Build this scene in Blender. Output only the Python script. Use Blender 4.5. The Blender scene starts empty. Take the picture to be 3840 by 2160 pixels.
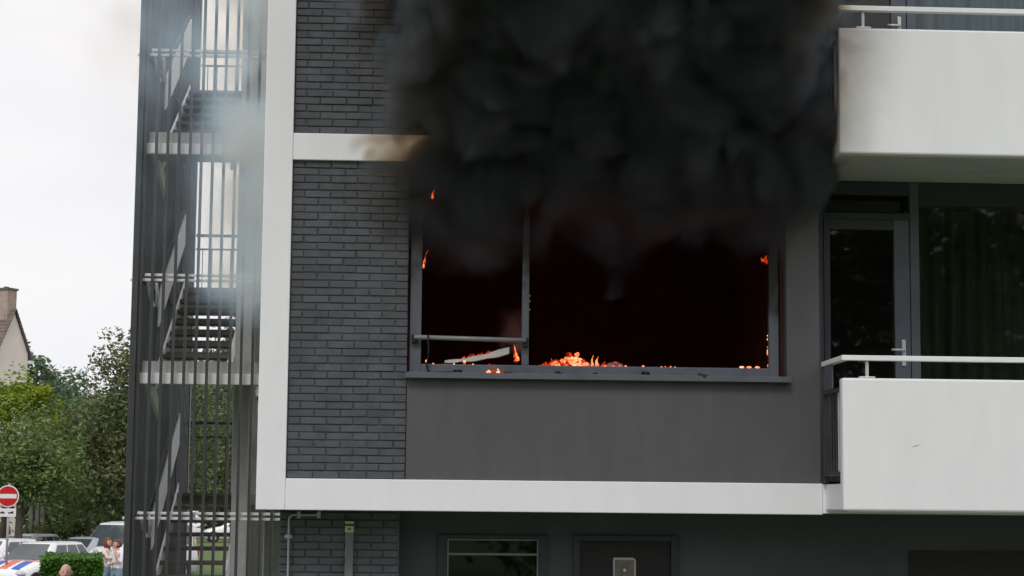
import bpy, bmesh, math, random
from mathutils import Vector, Matrix, noise as mnoise
R = math.radians
SC = bpy.context.scene
COL = SC.collection
rnd = random.Random(7)

# ------------------------------------------------------------------ camera
cam_d = bpy.data.cameras.new('camera'); cam = bpy.data.objects.new('camera', cam_d); COL.objects.link(cam)
YAW, PITCH, ROLL = 0.04848, 0.1135, 0.00957
fwd = Vector((math.sin(YAW)*math.cos(PITCH), math.cos(YAW)*math.cos(PITCH), math.sin(PITCH)))
rgt = Vector((math.cos(YAW), -math.sin(YAW), 0)); upv = rgt.cross(fwd)
r2 = rgt*math.cos(ROLL)+upv*math.sin(ROLL); u2 = -rgt*math.sin(ROLL)+upv*math.cos(ROLL)
M = Matrix((r2, u2, -fwd)).transposed().to_4x4(); M.translation = Vector((0, -15.217, 2.75))
cam.matrix_world = M
cam_d.sensor_width = 36; cam_d.lens = 7030.7/3840*36; cam_d.clip_end = 2000
SC.camera = cam
# ------------------------------------------------------------------ sky
SUN_EL, SUN_AZ = R(50), R(196)      # azimuth clockwise from +Y
w = bpy.data.worlds.new('World'); SC.world = w; w.use_nodes = True
nt = w.node_tree; nt.nodes.clear()
def N(t, typ, **kw):
    n = t.nodes.new(typ)
    for k, v in kw.items(): setattr(n, k, v)
    return n
sky = N(nt, 'ShaderNodeTexSky', sky_type='NISHITA', sun_disc=False, sun_elevation=SUN_EL, sun_rotation=SUN_AZ)
tc = N(nt, 'ShaderNodeTexCoord'); mp = N(nt, 'ShaderNodeMapping'); mp.inputs['Scale'].default_value = (1, 1, 2.6)
nz = N(nt, 'ShaderNodeTexNoise'); nz.inputs['Scale'].default_value = 2.3; nz.inputs['Detail'].default_value = 6; nz.inputs['Roughness'].default_value = .5
cr = N(nt, 'ShaderNodeValToRGB'); cr.color_ramp.elements[0].position = .33; cr.color_ramp.elements[1].position = .62
cr.color_ramp.elements[0].color = (8.8, 8.95, 9.7, 1); cr.color_ramp.elements[1].color = (10.2, 9.85, 9.75, 1)
mx = N(nt, 'ShaderNodeMix', data_type='RGBA'); mx.inputs[0].default_value = .93
bg = N(nt, 'ShaderNodeBackground'); bg.inputs['Strength'].default_value = .1
wo = N(nt, 'ShaderNodeOutputWorld')
L = nt.links.new
L(tc.outputs['Generated'], mp.inputs['Vector']); L(mp.outputs[0], nz.inputs['Vector']); L(nz.outputs['Fac'], cr.inputs['Fac'])
L(sky.outputs[0], mx.inputs[6]); L(cr.outputs[0], mx.inputs[7]); L(mx.outputs[2], bg.inputs['Color']); L(bg.outputs[0], wo.inputs['Surface'])
# ------------------------------------------------------------------ sun (veiled)
sd = bpy.data.lights.new('sun', 'SUN'); sd.energy = 1.4; sd.angle = R(20); sd.color = (1, .975, .945)
so = bpy.data.objects.new('sun', sd); COL.objects.link(so)
sv = Vector((math.sin(SUN_AZ)*math.cos(SUN_EL), math.cos(SUN_AZ)*math.cos(SUN_EL), math.sin(SUN_EL)))
so.rotation_euler = sv.to_track_quat('Z', 'Y').to_euler(); so.location = sv*60
SC.view_settings.view_transform = 'Standard'; SC.view_settings.look = 'None'; SC.view_settings.exposure = 0; SC.view_settings.gamma = 1
SC.cycles.max_bounces = 6; SC.cycles.volume_bounces = 2; SC.cycles.transparent_max_bounces = 12
SC.cycles.volume_step_rate = 1.0; SC.cycles.volume_max_steps = 256
SC.cycles.use_denoising = True

# ------------------------------------------------------------------ materials
MATS = {}
def mat(name, col, rough=.7, var=.12, scale=6, bump=0, bscale=40, metal=0, spec=.35, objvar=0, stretch=(1, 1, 1), col2=None, thr=None):
    if name in MATS: return MATS[name]
    m = bpy.data.materials.new(name); m.use_nodes = True; MATS[name] = m
    t = m.node_tree; b = t.nodes['Principled BSDF']; l = t.links.new
    b.inputs['Roughness'].default_value = rough; b.inputs['Metallic'].default_value = metal
    b.inputs['Specular IOR Level'].default_value = spec
    g = N(t, 'ShaderNodeNewGeometry'); mpp = N(t, 'ShaderNodeMapping'); mpp.inputs['Scale'].default_value = stretch
    l(g.outputs['Position'], mpp.inputs['Vector'])
    n1 = N(t, 'ShaderNodeTexNoise'); n1.inputs['Scale'].default_value = scale; n1.inputs['Detail'].default_value = 6; n1.inputs['Roughness'].default_value = .62
    l(mpp.outputs[0], n1.inputs['Vector'])
    c = N(t, 'ShaderNodeValToRGB')
    lo = tuple(x*(1-var) for x in col); hi = tuple(min(1, x*(1+var)) for x in col)
    if col2: lo, hi = col, col2
    a, bb = (thr or (.3, .7))
    c.color_ramp.elements[0].position = a; c.color_ramp.elements[1].position = bb
    c.color_ramp.elements[0].color = (*lo, 1); c.color_ramp.elements[1].color = (*hi, 1)
    l(n1.outputs['Fac'], c.inputs['Fac']); out = c.outputs[0]
    if objvar:
        oi = N(t, 'ShaderNodeObjectInfo'); mr = N(t, 'ShaderNodeMapRange'); mr.inputs[3].default_value = 1-objvar; mr.inputs[4].default_value = 1+objvar
        l(oi.outputs['Random'], mr.inputs[0]); vm = N(t, 'ShaderNodeVectorMath', operation='SCALE'); l(out, vm.inputs[0]); l(mr.outputs[0], vm.inputs['Scale']); out = vm.outputs[0]
    l(out, b.inputs['Base Color'])
    if bump:
        n2 = N(t, 'ShaderNodeTexNoise'); n2.inputs['Scale'].default_value = bscale; n2.inputs['Detail'].default_value = 4
        l(mpp.outputs[0], n2.inputs['Vector'])
        bp = N(t, 'ShaderNodeBump'); bp.inputs['Strength'].default_value = bump; bp.inputs['Distance'].default_value = .01
        l(n2.outputs['Fac'], bp.inputs['Height']); l(bp.outputs[0], b.inputs['Normal'])
    return m
def glass(name, tint=(.55, .6, .6), rough=.02):
    if name in MATS: return MATS[name]
    m = bpy.data.materials.new(name); m.use_nodes = True; MATS[name] = m
    t = m.node_tree; t.nodes.clear(); l = t.links.new
    tr = N(t, 'ShaderNodeBsdfTransparent'); tr.inputs[0].default_value = (*tint, 1)
    gl = N(t, 'ShaderNodeBsdfGlossy'); gl.inputs['Roughness'].default_value = rough
    fr = N(t, 'ShaderNodeFresnel'); fr.inputs[0].default_value = 1.45
    mx = N(t, 'ShaderNodeMixShader'); o = N(t, 'ShaderNodeOutputMaterial')
    l(fr.outputs[0], mx.inputs[0]); l(tr.outputs[0], mx.inputs[1]); l(gl.outputs[0], mx.inputs[2]); l(mx.outputs[0], o.inputs['Surface'])
    return m
def emit(name, c1, c2, strength, scale=14):
    if name in MATS: return MATS[name]
    m = bpy.data.materials.new(name); m.use_nodes = True; MATS[name] = m
    t = m.node_tree; t.nodes.clear(); l = t.links.new
    g = N(t, 'ShaderNodeNewGeometry'); n = N(t, 'ShaderNodeTexNoise'); n.inputs['Scale'].default_value = scale; n.inputs['Detail'].default_value = 3
    l(g.outputs['Position'], n.inputs['Vector'])
    c = N(t, 'ShaderNodeValToRGB'); c.color_ramp.elements[0].position = .38; c.color_ramp.elements[1].position = .66
    c.color_ramp.elements[0].color = (*c1, 1); c.color_ramp.elements[1].color = (*c2, 1)
    l(n.outputs['Fac'], c.inputs['Fac'])
    e = N(t, 'ShaderNodeEmission'); e.inputs['Strength'].default_value = strength
    o = N(t, 'ShaderNodeOutputMaterial'); l(c.outputs[0], e.inputs[0]); l(e.outputs[0], o.inputs['Surface'])
    return m
WHITE = mat('white_paint', (.8, .805, .83), .6, .03, 2.2, .06, 60, stretch=(2.2, 2.2, .6))
WHITE2 = mat('white_paint_weathered', (.66, .66, .65), .6, .12, 3, .05, 60)
RENDER = mat('grey_render', (.092, .093, .098), .85, .1, 2.2, .12, 160, stretch=(1.6, 1, .45))
BRICK = mat('dark_brick', (.08, .084, .096), .75, .2, 7, .4, 55, objvar=.1)
MORTAR = mat('dark_mortar', (.06, .063, .071), .95, .2, 20)
PBRICK = mat('painted_brick', (.085, .1, .11), .5, .2, 5, .5, 45)
FRAME = mat('blue_grey_frame', (.1, .112, .135), .4, .1, 5)
DKFRAME = mat('dark_frame', (.045, .052, .065), .4, .1, 5)
STEEL = mat('dark_steel', (.042, .046, .05), .45, .2, 4, metal=0, spec=.5)
GALV = mat('pale_steel', (.52, .53, .54), .5, .1, 6)
CONC = mat('concrete', (.42, .42, .41), .85, .18, 2.5, .3, 30)
CONCD = mat('concrete_dark', (.13, .13, .13), .85, .25, 2.5, .3, 30)
TREAD = mat('tread_concrete', (.14, .125, .115), .9, .3, 5, .3, 30)
def sooted():
    m = WHITE.copy(); m.name = 'sooted_white_paint'; t = m.node_tree; b = t.nodes['Principled BSDF']; l = t.links.new
    src = b.inputs['Base Color'].links[0].from_socket
    g = N(t, 'ShaderNodeNewGeometry'); sp = N(t, 'ShaderNodeSeparateXYZ'); l(g.outputs['Position'], sp.inputs[0])
    n = N(t, 'ShaderNodeTexNoise'); n.inputs['Scale'].default_value = 3.2; n.inputs['Detail'].default_value = 4; l(g.outputs['Position'], n.inputs['Vector'])
    ax = N(t, 'ShaderNodeMath', operation='MULTIPLY_ADD'); l(n.outputs['Fac'], ax.inputs[0]); ax.inputs[1].default_value = .3; l(sp.outputs[0], ax.inputs[2])
    bz = N(t, 'ShaderNodeMath', operation='MULTIPLY_ADD'); l(sp.outputs[2], bz.inputs[0]); bz.inputs[1].default_value = -.22; l(ax.outputs[0], bz.inputs[2])
    mr = N(t, 'ShaderNodeMapRange', interpolation_type='SMOOTHSTEP'); l(bz.outputs[0], mr.inputs[0])
    for i_, v_ in ((1, 2.62), (2, 2.0), (3, 0), (4, .6)): mr.inputs[i_].default_value = v_
    mx_ = N(t, 'ShaderNodeMix', data_type='RGBA'); l(mr.outputs[0], mx_.inputs[0]); l(src, mx_.inputs[6]); mx_.inputs[7].default_value = (.16, .125, .11, 1); l(mx_.outputs[2], b.inputs['Base Color'])
    return m
SOOTED = sooted()
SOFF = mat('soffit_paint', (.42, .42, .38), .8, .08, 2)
SOOT_GLOW = mat('soot', (.035, .024, .022), .95, .4, 5, .4, 30)  # soot, reddened to put the fire's dim glow into its colour
CHAR = mat('charred', (.03, .027, .025), .9, .5, 12, .6, 30)
ASH = mat('ash_board', (.62, .62, .6), .8, .18, 8, .3, 30)
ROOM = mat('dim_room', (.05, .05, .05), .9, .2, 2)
CURT = mat('green_curtain', (.1, .11, .07), .9, .35, 3, stretch=(6, 1, .3))
CURTB = mat('blue_curtain', (.5, .6, .66), .8, .12, 4, stretch=(6, 1, .3))
GLASS = glass('pane_glass', (.8, .84, .84)); GLASSC = glass('car_glass', (.25, .28, .29))
BLACK = mat('black_rubber', (.012, .012, .012), .6)
LIME = mat('pale_green_plastic', (.45, .58, .3), .5, .1)
SIL = mat('handle_metal', (.62, .63, .64), .3, .05, metal=.3)

# ------------------------------------------------------------------ mesh helpers
class MB:
    def __init__(s): s.v = []; s.f = []; s.m = []
    def add(s, vs, fs, mi=0):
        o = len(s.v); s.v += [tuple(v) for v in vs]; s.f += [tuple(i+o for i in f) for f in fs]; s.m += [mi]*len(fs)
        return s
    def box(s, x0, x1, y0, y1, z0, z1, mi=0):
        if x0 > x1: x0, x1 = x1, x0
        if y0 > y1: y0, y1 = y1, y0
        if z0 > z1: z0, z1 = z1, z0
        return s.add([(x0,y0,z0),(x1,y0,z0),(x1,y1,z0),(x0,y1,z0),(x0,y0,z1),(x1,y0,z1),(x1,y1,z1),(x0,y1,z1)],
              [(0,3,2,1),(4,5,6,7),(0,1,5,4),(1,2,6,5),(2,3,7,6),(3,0,4,7)], mi)
    def prism(s, poly, axis, a, b, mi=0):
        # poly in the two other axes, extruded along axis from a to b
        n = len(poly); vs = []
        for t in (a, b):
            for p in poly:
                vs.append({'x': (t, p[0], p[1]), 'y': (p[0], t, p[1]), 'z': (p[0], p[1], t)}[axis])
        fs = [tuple(range(n-1, -1, -1)), tuple(range(n, 2*n))]+[(i, (i+1) % n, n+(i+1) % n, n+i) for i in range(n)]
        return s.add(vs, fs, mi)
    def tube(s, pts, r, seg=8, mi=0, caps=True):
        pts = [Vector(p) for p in pts]; rings = []
        rr = r if isinstance(r, (list, tuple)) else [r]*len(pts)
        prev = None
        for i, p in enumerate(pts):
            d = (pts[min(i+1, len(pts)-1)]-pts[max(i-1, 0)]).normalized()
            ref = Vector((0, 0, 1)) if abs(d.z) < .9 else Vector((1, 0, 0))
            a = d.cross(ref).normalized() if prev is None else (prev-d*prev.dot(d)).normalized()
            prev = a; b = d.cross(a)
            rings.append([p+(a*math.cos(2*math.pi*k/seg)+b*math.sin(2*math.pi*k/seg))*rr[i] for k in range(seg)])
        vs = [v for q in rings for v in q]; fs = []
        for i in range(len(pts)-1):
            for k in range(seg): fs.append((i*seg+k, i*seg+(k+1) % seg, (i+1)*seg+(k+1) % seg, (i+1)*seg+k))
        if caps: fs += [tuple(range(seg-1, -1, -1)), tuple((len(pts)-1)*seg+k for k in range(seg))]
        return s.add(vs, fs, mi)
    def ell(s, c, r, seg=12, rings=8, mi=0, f=None):
        vs = []; fs = []
        for i in range(rings+1):
            th = math.pi*i/rings
            for k in range(seg):
                ph = 2*math.pi*k/seg
                p = Vector((math.sin(th)*math.cos(ph), math.sin(th)*math.sin(ph), math.cos(th)))
                q = Vector((c[0]+p.x*r[0], c[1]+p.y*r[1], c[2]+p.z*r[2]))
                vs.append(f(p, q) if f else q)
        for i in range(rings):
            for k in range(seg): fs.append((i*seg+k, (i+1)*seg+k, (i+1)*seg+(k+1) % seg, i*seg+(k+1) % seg))
        return s.add(vs, fs, mi)
    def mesh(s, name, mats, smooth=False):
        me = bpy.data.meshes.new(name); me.from_pydata(s.v, [], s.f)
        for m in (mats if isinstance(mats, (list, tuple)) else [mats]): me.materials.append(m)
        if any(s.m): me.polygons.foreach_set('material_index', s.m)
        if smooth: me.polygons.foreach_set('use_smooth', [True]*len(me.polygons))
        bm = bmesh.new(); bm.from_mesh(me); bmesh.ops.recalc_face_normals(bm, faces=bm.faces); bm.to_mesh(me); bm.free()
        return me
    def build(s, name, mats, parent=None, smooth=False, bevel=0, loc=None):
        o = bpy.data.objects.new(name, s.mesh(name, mats, smooth)); COL.objects.link(o)
        if parent: o.parent = parent
        if loc: o.location = loc
        if bevel:
            b = o.modifiers.new('bevel', 'BEVEL'); b.width = bevel; b.segments = 2; b.limit_method = 'ANGLE'
        return o
def tag(o, label=None, cat=None, group=None, kind=None):
    if label: o['label'] = label
    if cat: o['category'] = cat
    if group: o['group'] = group
    if kind: o['kind'] = kind
    return o
def empty(name, loc=(0, 0, 0), rz=0, label=None, cat=None, group=None):
    o = bpy.data.objects.new(name, None); COL.objects.link(o); o.location = loc; o.rotation_euler = (0, 0, rz); o.empty_display_size = .2
    return tag(o, label, cat, group)
def part(name, me, parent, loc=(0, 0, 0), rot=None, kind=None):
    o = bpy.data.objects.new(name, me); COL.objects.link(o); o.parent = parent; o.location = loc
    if rot: o.rotation_euler = rot
    if kind: o['kind'] = kind
    return o
def B(name, m, parent, x0, x1, y0, y1, z0, z1, bevel=0):
    return MB().box(x0, x1, y0, y1, z0, z1).build(name, m, parent, bevel=bevel)

# ------------------------------------------------------------------ ground
GRASS = mat('lawn', (.065, .105, .03), .95, .3, 1.2, .5, 20, col2=(.12, .165, .05))
ASPH = mat('asphalt', (.05, .05, .052), .9, .25, 3, .4, 80)
PAVE = mat('paving', (.2, .19, .18), .9, .2, 2, .3, 40)
def sheet(name, m, x0, x1, y0, y1, z, nx=1, ny=1):
    mb = MB(); vs = []; fs = []
    for j in range(ny+1):
        for i in range(nx+1): vs.append((x0+(x1-x0)*i/nx, y0+(y1-y0)*j/ny, z))
    for j in range(ny):
        for i in range(nx): a = j*(nx+1)+i; fs.append((a, a+1, a+nx+2, a+nx+1))
    return tag(mb.add(vs, fs).build(name, m), kind='structure')
sheet('ground', GRASS, -600, 600, -400, 900, -.012, 8, 8)
sheet('road', ASPH, -60, 40, 30, 51, 0)
sheet('pavement', PAVE, -60, 40, 27.2, 29.8, .1)
sheet('bounce_paving', PAVE, -12, 14, -3.4, .5, .004)  # unseen paving, added to cut the green bounce from the lawn
kb = MB(); kb.box(-60, 40, 29.8, 30.0, -.01, .12); tag(kb.build('kerb', CONC, bevel=.015), kind='structure')

# ------------------------------------------------------------------ the apartment building
bld = empty('apartment_building', (0, 0, 0), 0, 'dark grey brick apartment block with white bands and balconies, one flat on fire', 'building')
ZT = 9.6            # how far up the facade is built
FB, FT = 2.668, 2.92; BB, BT = 5.52, 5.742; CB, CT = 8.34, 8.562
XR = 7.6
B('pier', WHITE, bld, -1.303, -1.07, 0, .32, FB, ZT, .006)
def fascia(z0, z1, x1=3.288):
    return MB().box(-1.0695, x1, .003, .32, z0, z1).build('slab_edge', WHITE, bld, bevel=.006)
fascia(FB+.0, FT); fascia(BB, BT); fascia(CB, CT)
# structural slabs behind the edges, dark underside over the ground floor
for z0, z1 in ((FB+.004, FT-.004), (BB+.004, BT-.004), (CB+.004, CT-.004)):
    B('floor_slab', CONCD, bld, -1.28, XR, .321, 7.2, z0, z1)
B('ground_slab', CONCD, bld, -.99, XR, .96, 6.9, .01, .06)
B('gable_wall', WHITE2, bld, -1.298, -1.1, .322, 7.2, FB+.006, ZT)
B('gable_wall', RENDER, bld, -1.14, -1.0, .9, 7.1, 0, FB+.002)
B('rear_wall', RENDER, bld, -1.0, XR, 7.0, 7.19, 0, ZT)
B('roof_slab', CONCD, bld, -1.3, XR, .322, 7.2, ZT, ZT+.2)

# --- brick panels, one object per brick
PX0, PX1 = -1.0695, -.108
BY = .035          # face of the bricks
def brick_mesh(w, seed):
    r = random.Random(seed); h = .054; e = .004; d = .05
    j = lambda a: r.uniform(-a, a)
    vs = [(0, d, 0), (w, d, 0), (w, d, h), (0, d, h),
          (j(.0015), .006, j(.0015)), (w+j(.0015), .006, j(.0015)), (w+j(.0015), .006, h+j(.0012)), (j(.0015), .006, h+j(.0012)),
          (e+j(.002), 0, e+j(.0015)), (w-e+j(.002), 0, e+j(.0015)), (w-e+j(.002), 0, h-e+j(.0015)), (e+j(.002), 0, h-e+j(.0015))]
    fs = [(0, 1, 5, 4), (1, 2, 6, 5), (2, 3, 7, 6), (3, 0, 4, 7), (4, 5, 9, 8), (5, 6, 10, 9), (6, 7, 11, 10), (7, 4, 8, 11), (8, 9, 10, 11)]
    return MB().add(vs, fs).mesh('brick', BRICK)
FULL = [brick_mesh(.207, 10+i) for i in range(6)]; HALF = [brick_mesh(.094, 30+i) for i in range(4)]
END = [brick_mesh(.0945, 50+i) for i in range(4)]; ENDF = [brick_mesh(.2, 70+i) for i in range(4)]
def brick_panel(z0, z1, zvis, pname='brick_panel'):
    back = B(pname, MORTAR, bld, PX0+.001, PX1-.004, BY+.0075, .3, z0+.001, z1-.001)
    rest = MB(); k = 0; z = z0+.005
    while z+.054 < z1+.004:
        if k % 2: lay = [(.0, HALF), (.1015, FULL), (.3165, FULL), (.5315, FULL), (.7465, FULL)]
        else: lay = [(.0, FULL), (.2145, FULL), (.43, FULL), (.6455, FULL), (.861, END)]
        for dx, lib in lay:
            me = rnd.choice(lib); x = PX0+.004+dx+rnd.uniform(-.003, .003)
            wd = max(v.co.x for v in me.vertices)
            if x+wd > PX1: x = PX1-wd-.001
            y = BY+rnd.uniform(-.0025, .003); zz = z+rnd.uniform(-.0012, .0012)
            if z < zvis:
                part('brick', me, back, (x, y, zz), (0, rnd.uniform(-.006, .006), rnd.uniform(-.01, .01)))
            else:
                rest.add([(v.co.x+x, v.co.y+y, v.co.z+zz) for v in me.vertices], [tuple(p.vertices) for p in me.polygons])
        z += .0619; k += 1
    if rest.v:
        tag(rest.build('brick_courses', BRICK, back), kind='stuff')
brick_panel(FT, BB, 99)
brick_panel(BT, CB, 6.87)
B('brick_panel', MORTAR, bld, PX0+.001, PX1, BY, .3, CT+.001, ZT)

# --- rendered wall round the big windows (first floor and the one above)
WX0, WX1 = -.104, 3.006
RY = .022
def storey(z0, z1, wz0, wz1, burnt):
    B('rendered_panel', RENDER, bld, -.107, WX1+.27, RY, .3, z0+.002, wz0)
    B('rendered_panel', RENDER, bld, WX1, WX1+.27, RY+.0004, .3, wz0+.001, z1-.002)
    B('rendered_panel', RENDER, bld, WX0, WX1-.001, RY+.0008, .3, wz1, z1-.002)
    win = empty('window', (0, 0, 0)); win.parent = bld
    fy0, fy1 = .1, .17
    fm = mat('burnt_frame', (.07, .078, .092), .5, .1, 2.6, .15, 25, col2=(.104, .116, .14), thr=(.3, .5)) if burnt else FRAME
    if burnt and 'soot_done' not in fm:
        fm['soot_done'] = 1; tt = fm.node_tree; bs = tt.nodes['Principled BSDF']; src = bs.inputs['Base Color'].links[0].from_socket
        gg = N(tt, 'ShaderNodeNewGeometry'); sp = N(tt, 'ShaderNodeSeparateXYZ'); tt.links.new(gg.outputs['Position'], sp.inputs[0])
        nn = N(tt, 'ShaderNodeTexNoise'); nn.inputs['Scale'].default_value = 5; nn.inputs['Detail'].default_value = 4; tt.links.new(gg.outputs['Position'], nn.inputs['Vector'])
        k1 = N(tt, 'ShaderNodeMath', operation='MULTIPLY_ADD'); tt.links.new(nn.outputs['Fac'], k1.inputs[0]); k1.inputs[1].default_value = .9; tt.links.new(sp.outputs[2], k1.inputs[2])
        k2 = N(tt, 'ShaderNodeMath', operation='MULTIPLY_ADD'); tt.links.new(sp.outputs[0], k2.inputs[0]); k2.inputs[1].default_value = .13; tt.links.new(k1.outputs[0], k2.inputs[2])
        mr = N(tt, 'ShaderNodeMapRange', interpolation_type='SMOOTHSTEP'); tt.links.new(k2.outputs[0], mr.inputs[0]); mr.inputs[1].default_value = 4.95; mr.inputs[2].default_value = 5.4
        mx_ = N(tt, 'ShaderNodeMix', data_type='RGBA'); tt.links.new(mr.outputs[0], mx_.inputs[0]); tt.links.new(src, mx_.inputs[6]); mx_.inputs[7].default_value = (.012, .011, .011, 1); tt.links.new(mx_.outputs[2], bs.inputs['Base Color'])
    a, b = -.092, 2.955; t = .095
    B('frame', fm, win, a, a+t, fy0, fy1, wz0+.024, wz1-.01, .006)
    B('frame', fm, win, b-t+.015, b, fy0, fy1, wz0+.024, wz1-.01, .006)
    B('frame', fm, win, a+t, b-t+.015, fy0+.004, fy1, wz0+.024, wz0+.098, .006)
    B('frame', fm, win, a+t, b-t+.015, fy0+.004, fy1, wz1-.09, wz1-.01, .006)
    B('mullion', fm, win, .828, .886, fy0+.002, fy1, wz0+.098, wz1-.09, .006)
    B('sill', fm, win, -.122, 3.03, -.045, .098, wz0-.014, wz0+.022, .005)
    B('sill_nose', fm, win, -.122, 3.03, -.052, -.0452, wz0-.026, wz0+.020, .002)
    B('safety_rail_bracket', BLACK, win, -.075, -.03, .055, .099, wz0+.27, wz0+.335, .004)
    B('safety_rail_bracket', BLACK, win, .835, .88, .055, .099, wz0+.245, wz0+.32, .004)
    MB().tube([(-.055, .05, wz0+.312), (.86, .05, wz0+.298)], .019, 12).build('safety_rail', mat('rail_grey', (.2, .21, .22), .35, .15, 8), win, smooth=True)
    if not burnt:
        B('pane', GLASS, win, .0, .83, .13, .136, wz0+.1, wz1-.09)
        B('pane', GLASS, win, .886, 2.87, .13, .136, wz0+.1, wz1-.09)
    return win
storey(FT, BB, 3.765, 5.45, True)
storey(BT, CB, 6.585, 8.27, False)
# burnt room behind the first-floor window: shell of soot-blackened walls
room = MB(); rx0, rx1, ry0, ry1, rz0, rz1 = -.104, 3.2, .302, 4.2, FT+.001, BB-.01
room.box(rx0-.1, rx0, ry0, ry1, rz0, rz1); room.box(rx1, rx1+.1, ry0, ry1, rz0, rz1); room.box(rx0, rx1, ry1, ry1+.1, rz0, rz1)
room.box(rx0, rx1, ry0, ry1, rz1-.02, rz1); room.box(rx0, rx1, ry0, ry1, rz0, rz0+.02)
room.build('burnt_room', SOOT_GLOW, bld)
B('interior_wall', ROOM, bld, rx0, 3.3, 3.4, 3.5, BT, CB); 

# --- loggia: recessed wall, glazed doors, balcony (per floor)
LY = .55
def loggia(zf, zs, curtain, cz):
    # zf floor level, zs soffit level
    B('loggia_wall', RENDER, bld, 3.285, 3.36, RY+.3, LY+.1, zf, zs)
    door = empty('balcony_door', (0, 0, 0)); door.parent = bld
    B('frame', DKFRAME, door, 3.36, 3.43, LY, LY+.08, zf, zs-.001, .004)
    B('frame', FRAME, door, 4.185, 4.262, LY, LY+.08, zf, zs-.001, .004)
    B('frame', DKFRAME, door, 3.43, 4.185, LY, LY+.08, zs-.12, zs-.001, .004)
    B('stile', FRAME, door, 4.045, 4.18, LY+.006, LY+.06, zf+.02, zs-.33, .005)
    B('stile', DKFRAME, door, 3.435, 3.49, LY+.006, LY+.06, zf+.02, zs-.33, .005)
    B('rail', DKFRAME, door, 3.49, 4.045, LY+.008, LY+.06, zs-.42, zs-.33, .004)
    B('rail', DKFRAME, door, 3.49, 4.045, LY+.008, LY+.06, zf+.02, zf+.2, .004)
    B('vent_grille', BLACK, door, 3.43, 4.1, LY-.01, LY+.05, zs-.27, zs-.17, .004)
    B('transom', DKFRAME, door, 3.43, 4.185, LY+.004, LY+.07, zs-.33, zs-.272, .004)
    B('pane', GLASS, door, 3.488, 4.047, LY+.03, LY+.036, zf+.19, zs-.41)
    B('handle_plate', SIL, door, 4.098, 4.132, LY-.012, LY+.005, zf+1.01, zf+1.235, .006)
    MB().tube([(4.115, LY-.02, zf+1.145), (4.115, LY-.045, zf+1.145), (4.0, LY-.05, zf+1.145)], .011, 10).build('handle', SIL, door, smooth=True)
    win = empty('loggia_window', (0, 0, 0)); win.parent = bld
    B('frame', DKFRAME, win, 4.262, XR, LY+.003, LY+.08, zf, zf+.12, .004)
    B('frame', DKFRAME, win, 4.262, XR, LY+.003, LY+.08, zs-.2, zs-.002, .004)
    B('frame', DKFRAME, win, 6.2, 6.3, LY+.002, LY+.08, zf+.12, zs-.2, .004)
    B('pane', GLASS, win, 4.262, 6.2, LY+.03, LY+.036, zf+.12, zs-.2)
    B('pane', GLASS, win, 6.3, XR, LY+.03, LY+.036, zf+.12, zs-.2)
    # curtain: pleated sheet
    mb = MB(); n = 160; vs = []; fs = []
    for i in range(n+1):
        x = 4.27+(XR-4.3)*i/n; y = cz+.035*math.sin(i*.9)+.02*math.sin(i*.37+1)
        vs += [(x, y, zf+.05), (x, y+.01*math.sin(i*.5), zs-.1)]
    fs = [(2*i, 2*i+2, 2*i+3, 2*i+1) for i in range(n)]
    mb.add(vs, fs).build('curtain', curtain, win, smooth=True)
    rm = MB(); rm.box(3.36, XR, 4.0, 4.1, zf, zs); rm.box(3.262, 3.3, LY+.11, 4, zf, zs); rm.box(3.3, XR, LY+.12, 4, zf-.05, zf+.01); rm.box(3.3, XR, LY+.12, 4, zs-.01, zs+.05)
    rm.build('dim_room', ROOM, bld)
loggia(FT, 5.5215, CURT, 1.5)
loggia(BT, 8.32, CURTB, .72)
# soffits over the loggias and the ground floor
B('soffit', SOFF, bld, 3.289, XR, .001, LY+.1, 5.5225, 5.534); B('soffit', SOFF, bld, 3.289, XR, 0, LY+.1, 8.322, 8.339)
def balcony(zs, zp0, zp1, zr, zb, drop, pm):
    b = empty('balcony', (0, 0, 0)); b.parent = bld
    yf = -.758
    x0 = 3.285
    B('slab', WHITE, b, x0+.03, XR, yf+.11, -.001, zb, zs-.005, .004)
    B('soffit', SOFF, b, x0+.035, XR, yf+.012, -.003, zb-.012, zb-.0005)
    B('parapet', pm, b, x0, XR, yf, yf+.108, zp0, zp1, .016)
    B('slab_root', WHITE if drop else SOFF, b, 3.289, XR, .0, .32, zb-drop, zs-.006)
    # handrail: flat bar that turns back to the wall
    MB().prism([(x0, yf), (XR, yf), (XR, yf+.06), (x0+.06, yf+.06), (x0+.06, -.001), (x0, -.001)], 'z', zr-.04, zr).build('handrail', WHITE, b, bevel=.004)
    for x in (3.49, 5.1, 6.7):
        B('handrail_post', GALV, b, x-.011, x+.011, yf+.025, yf+.047, zp1-.001, zr-.041)
        B('post_foot', WHITE2, b, x-.06, x+.06, yf+.01, yf+.08, zp1+.001, zp1+.014, .004)
    # side screen at the open end
    B('end_panel', FRAME, b, x0+.008, x0+.02, -.36, -.03, zr-.24, zr-.043, .003)
    B('end_rail', STEEL, b, x0+.005, x0+.04, yf+.109, -.004, zr-.275, zr-.245, .003)
    B('end_rail', STEEL, b, x0+.005, x0+.04, yf+.109, -.004, zs+.06, zs+.09, .003)
    for i in range(7):
        y = -.06-.095*i
        B('end_bar', STEEL if i < 5 else GALV, b, x0+.014, x0+.026, y-.006, y+.006, zs+.09, zr-.275)
    B('end_post', STEEL, b, x0+.004, x0+.044, -.05, -.01, zs+.0, zr-.042, .004)
    return b
b1_ = balcony(FT, 2.706, 3.735, 3.913, 2.712, .032, WHITE)
MB().ell((3.86, -.759, 3.215), (.03, .0025, .006), 10, 6, 0, lambda p, q: Vector((q.x, q.y, q.z+.22*(q.x-3.86)))).build('scuff', GALV, b1_)
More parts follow.
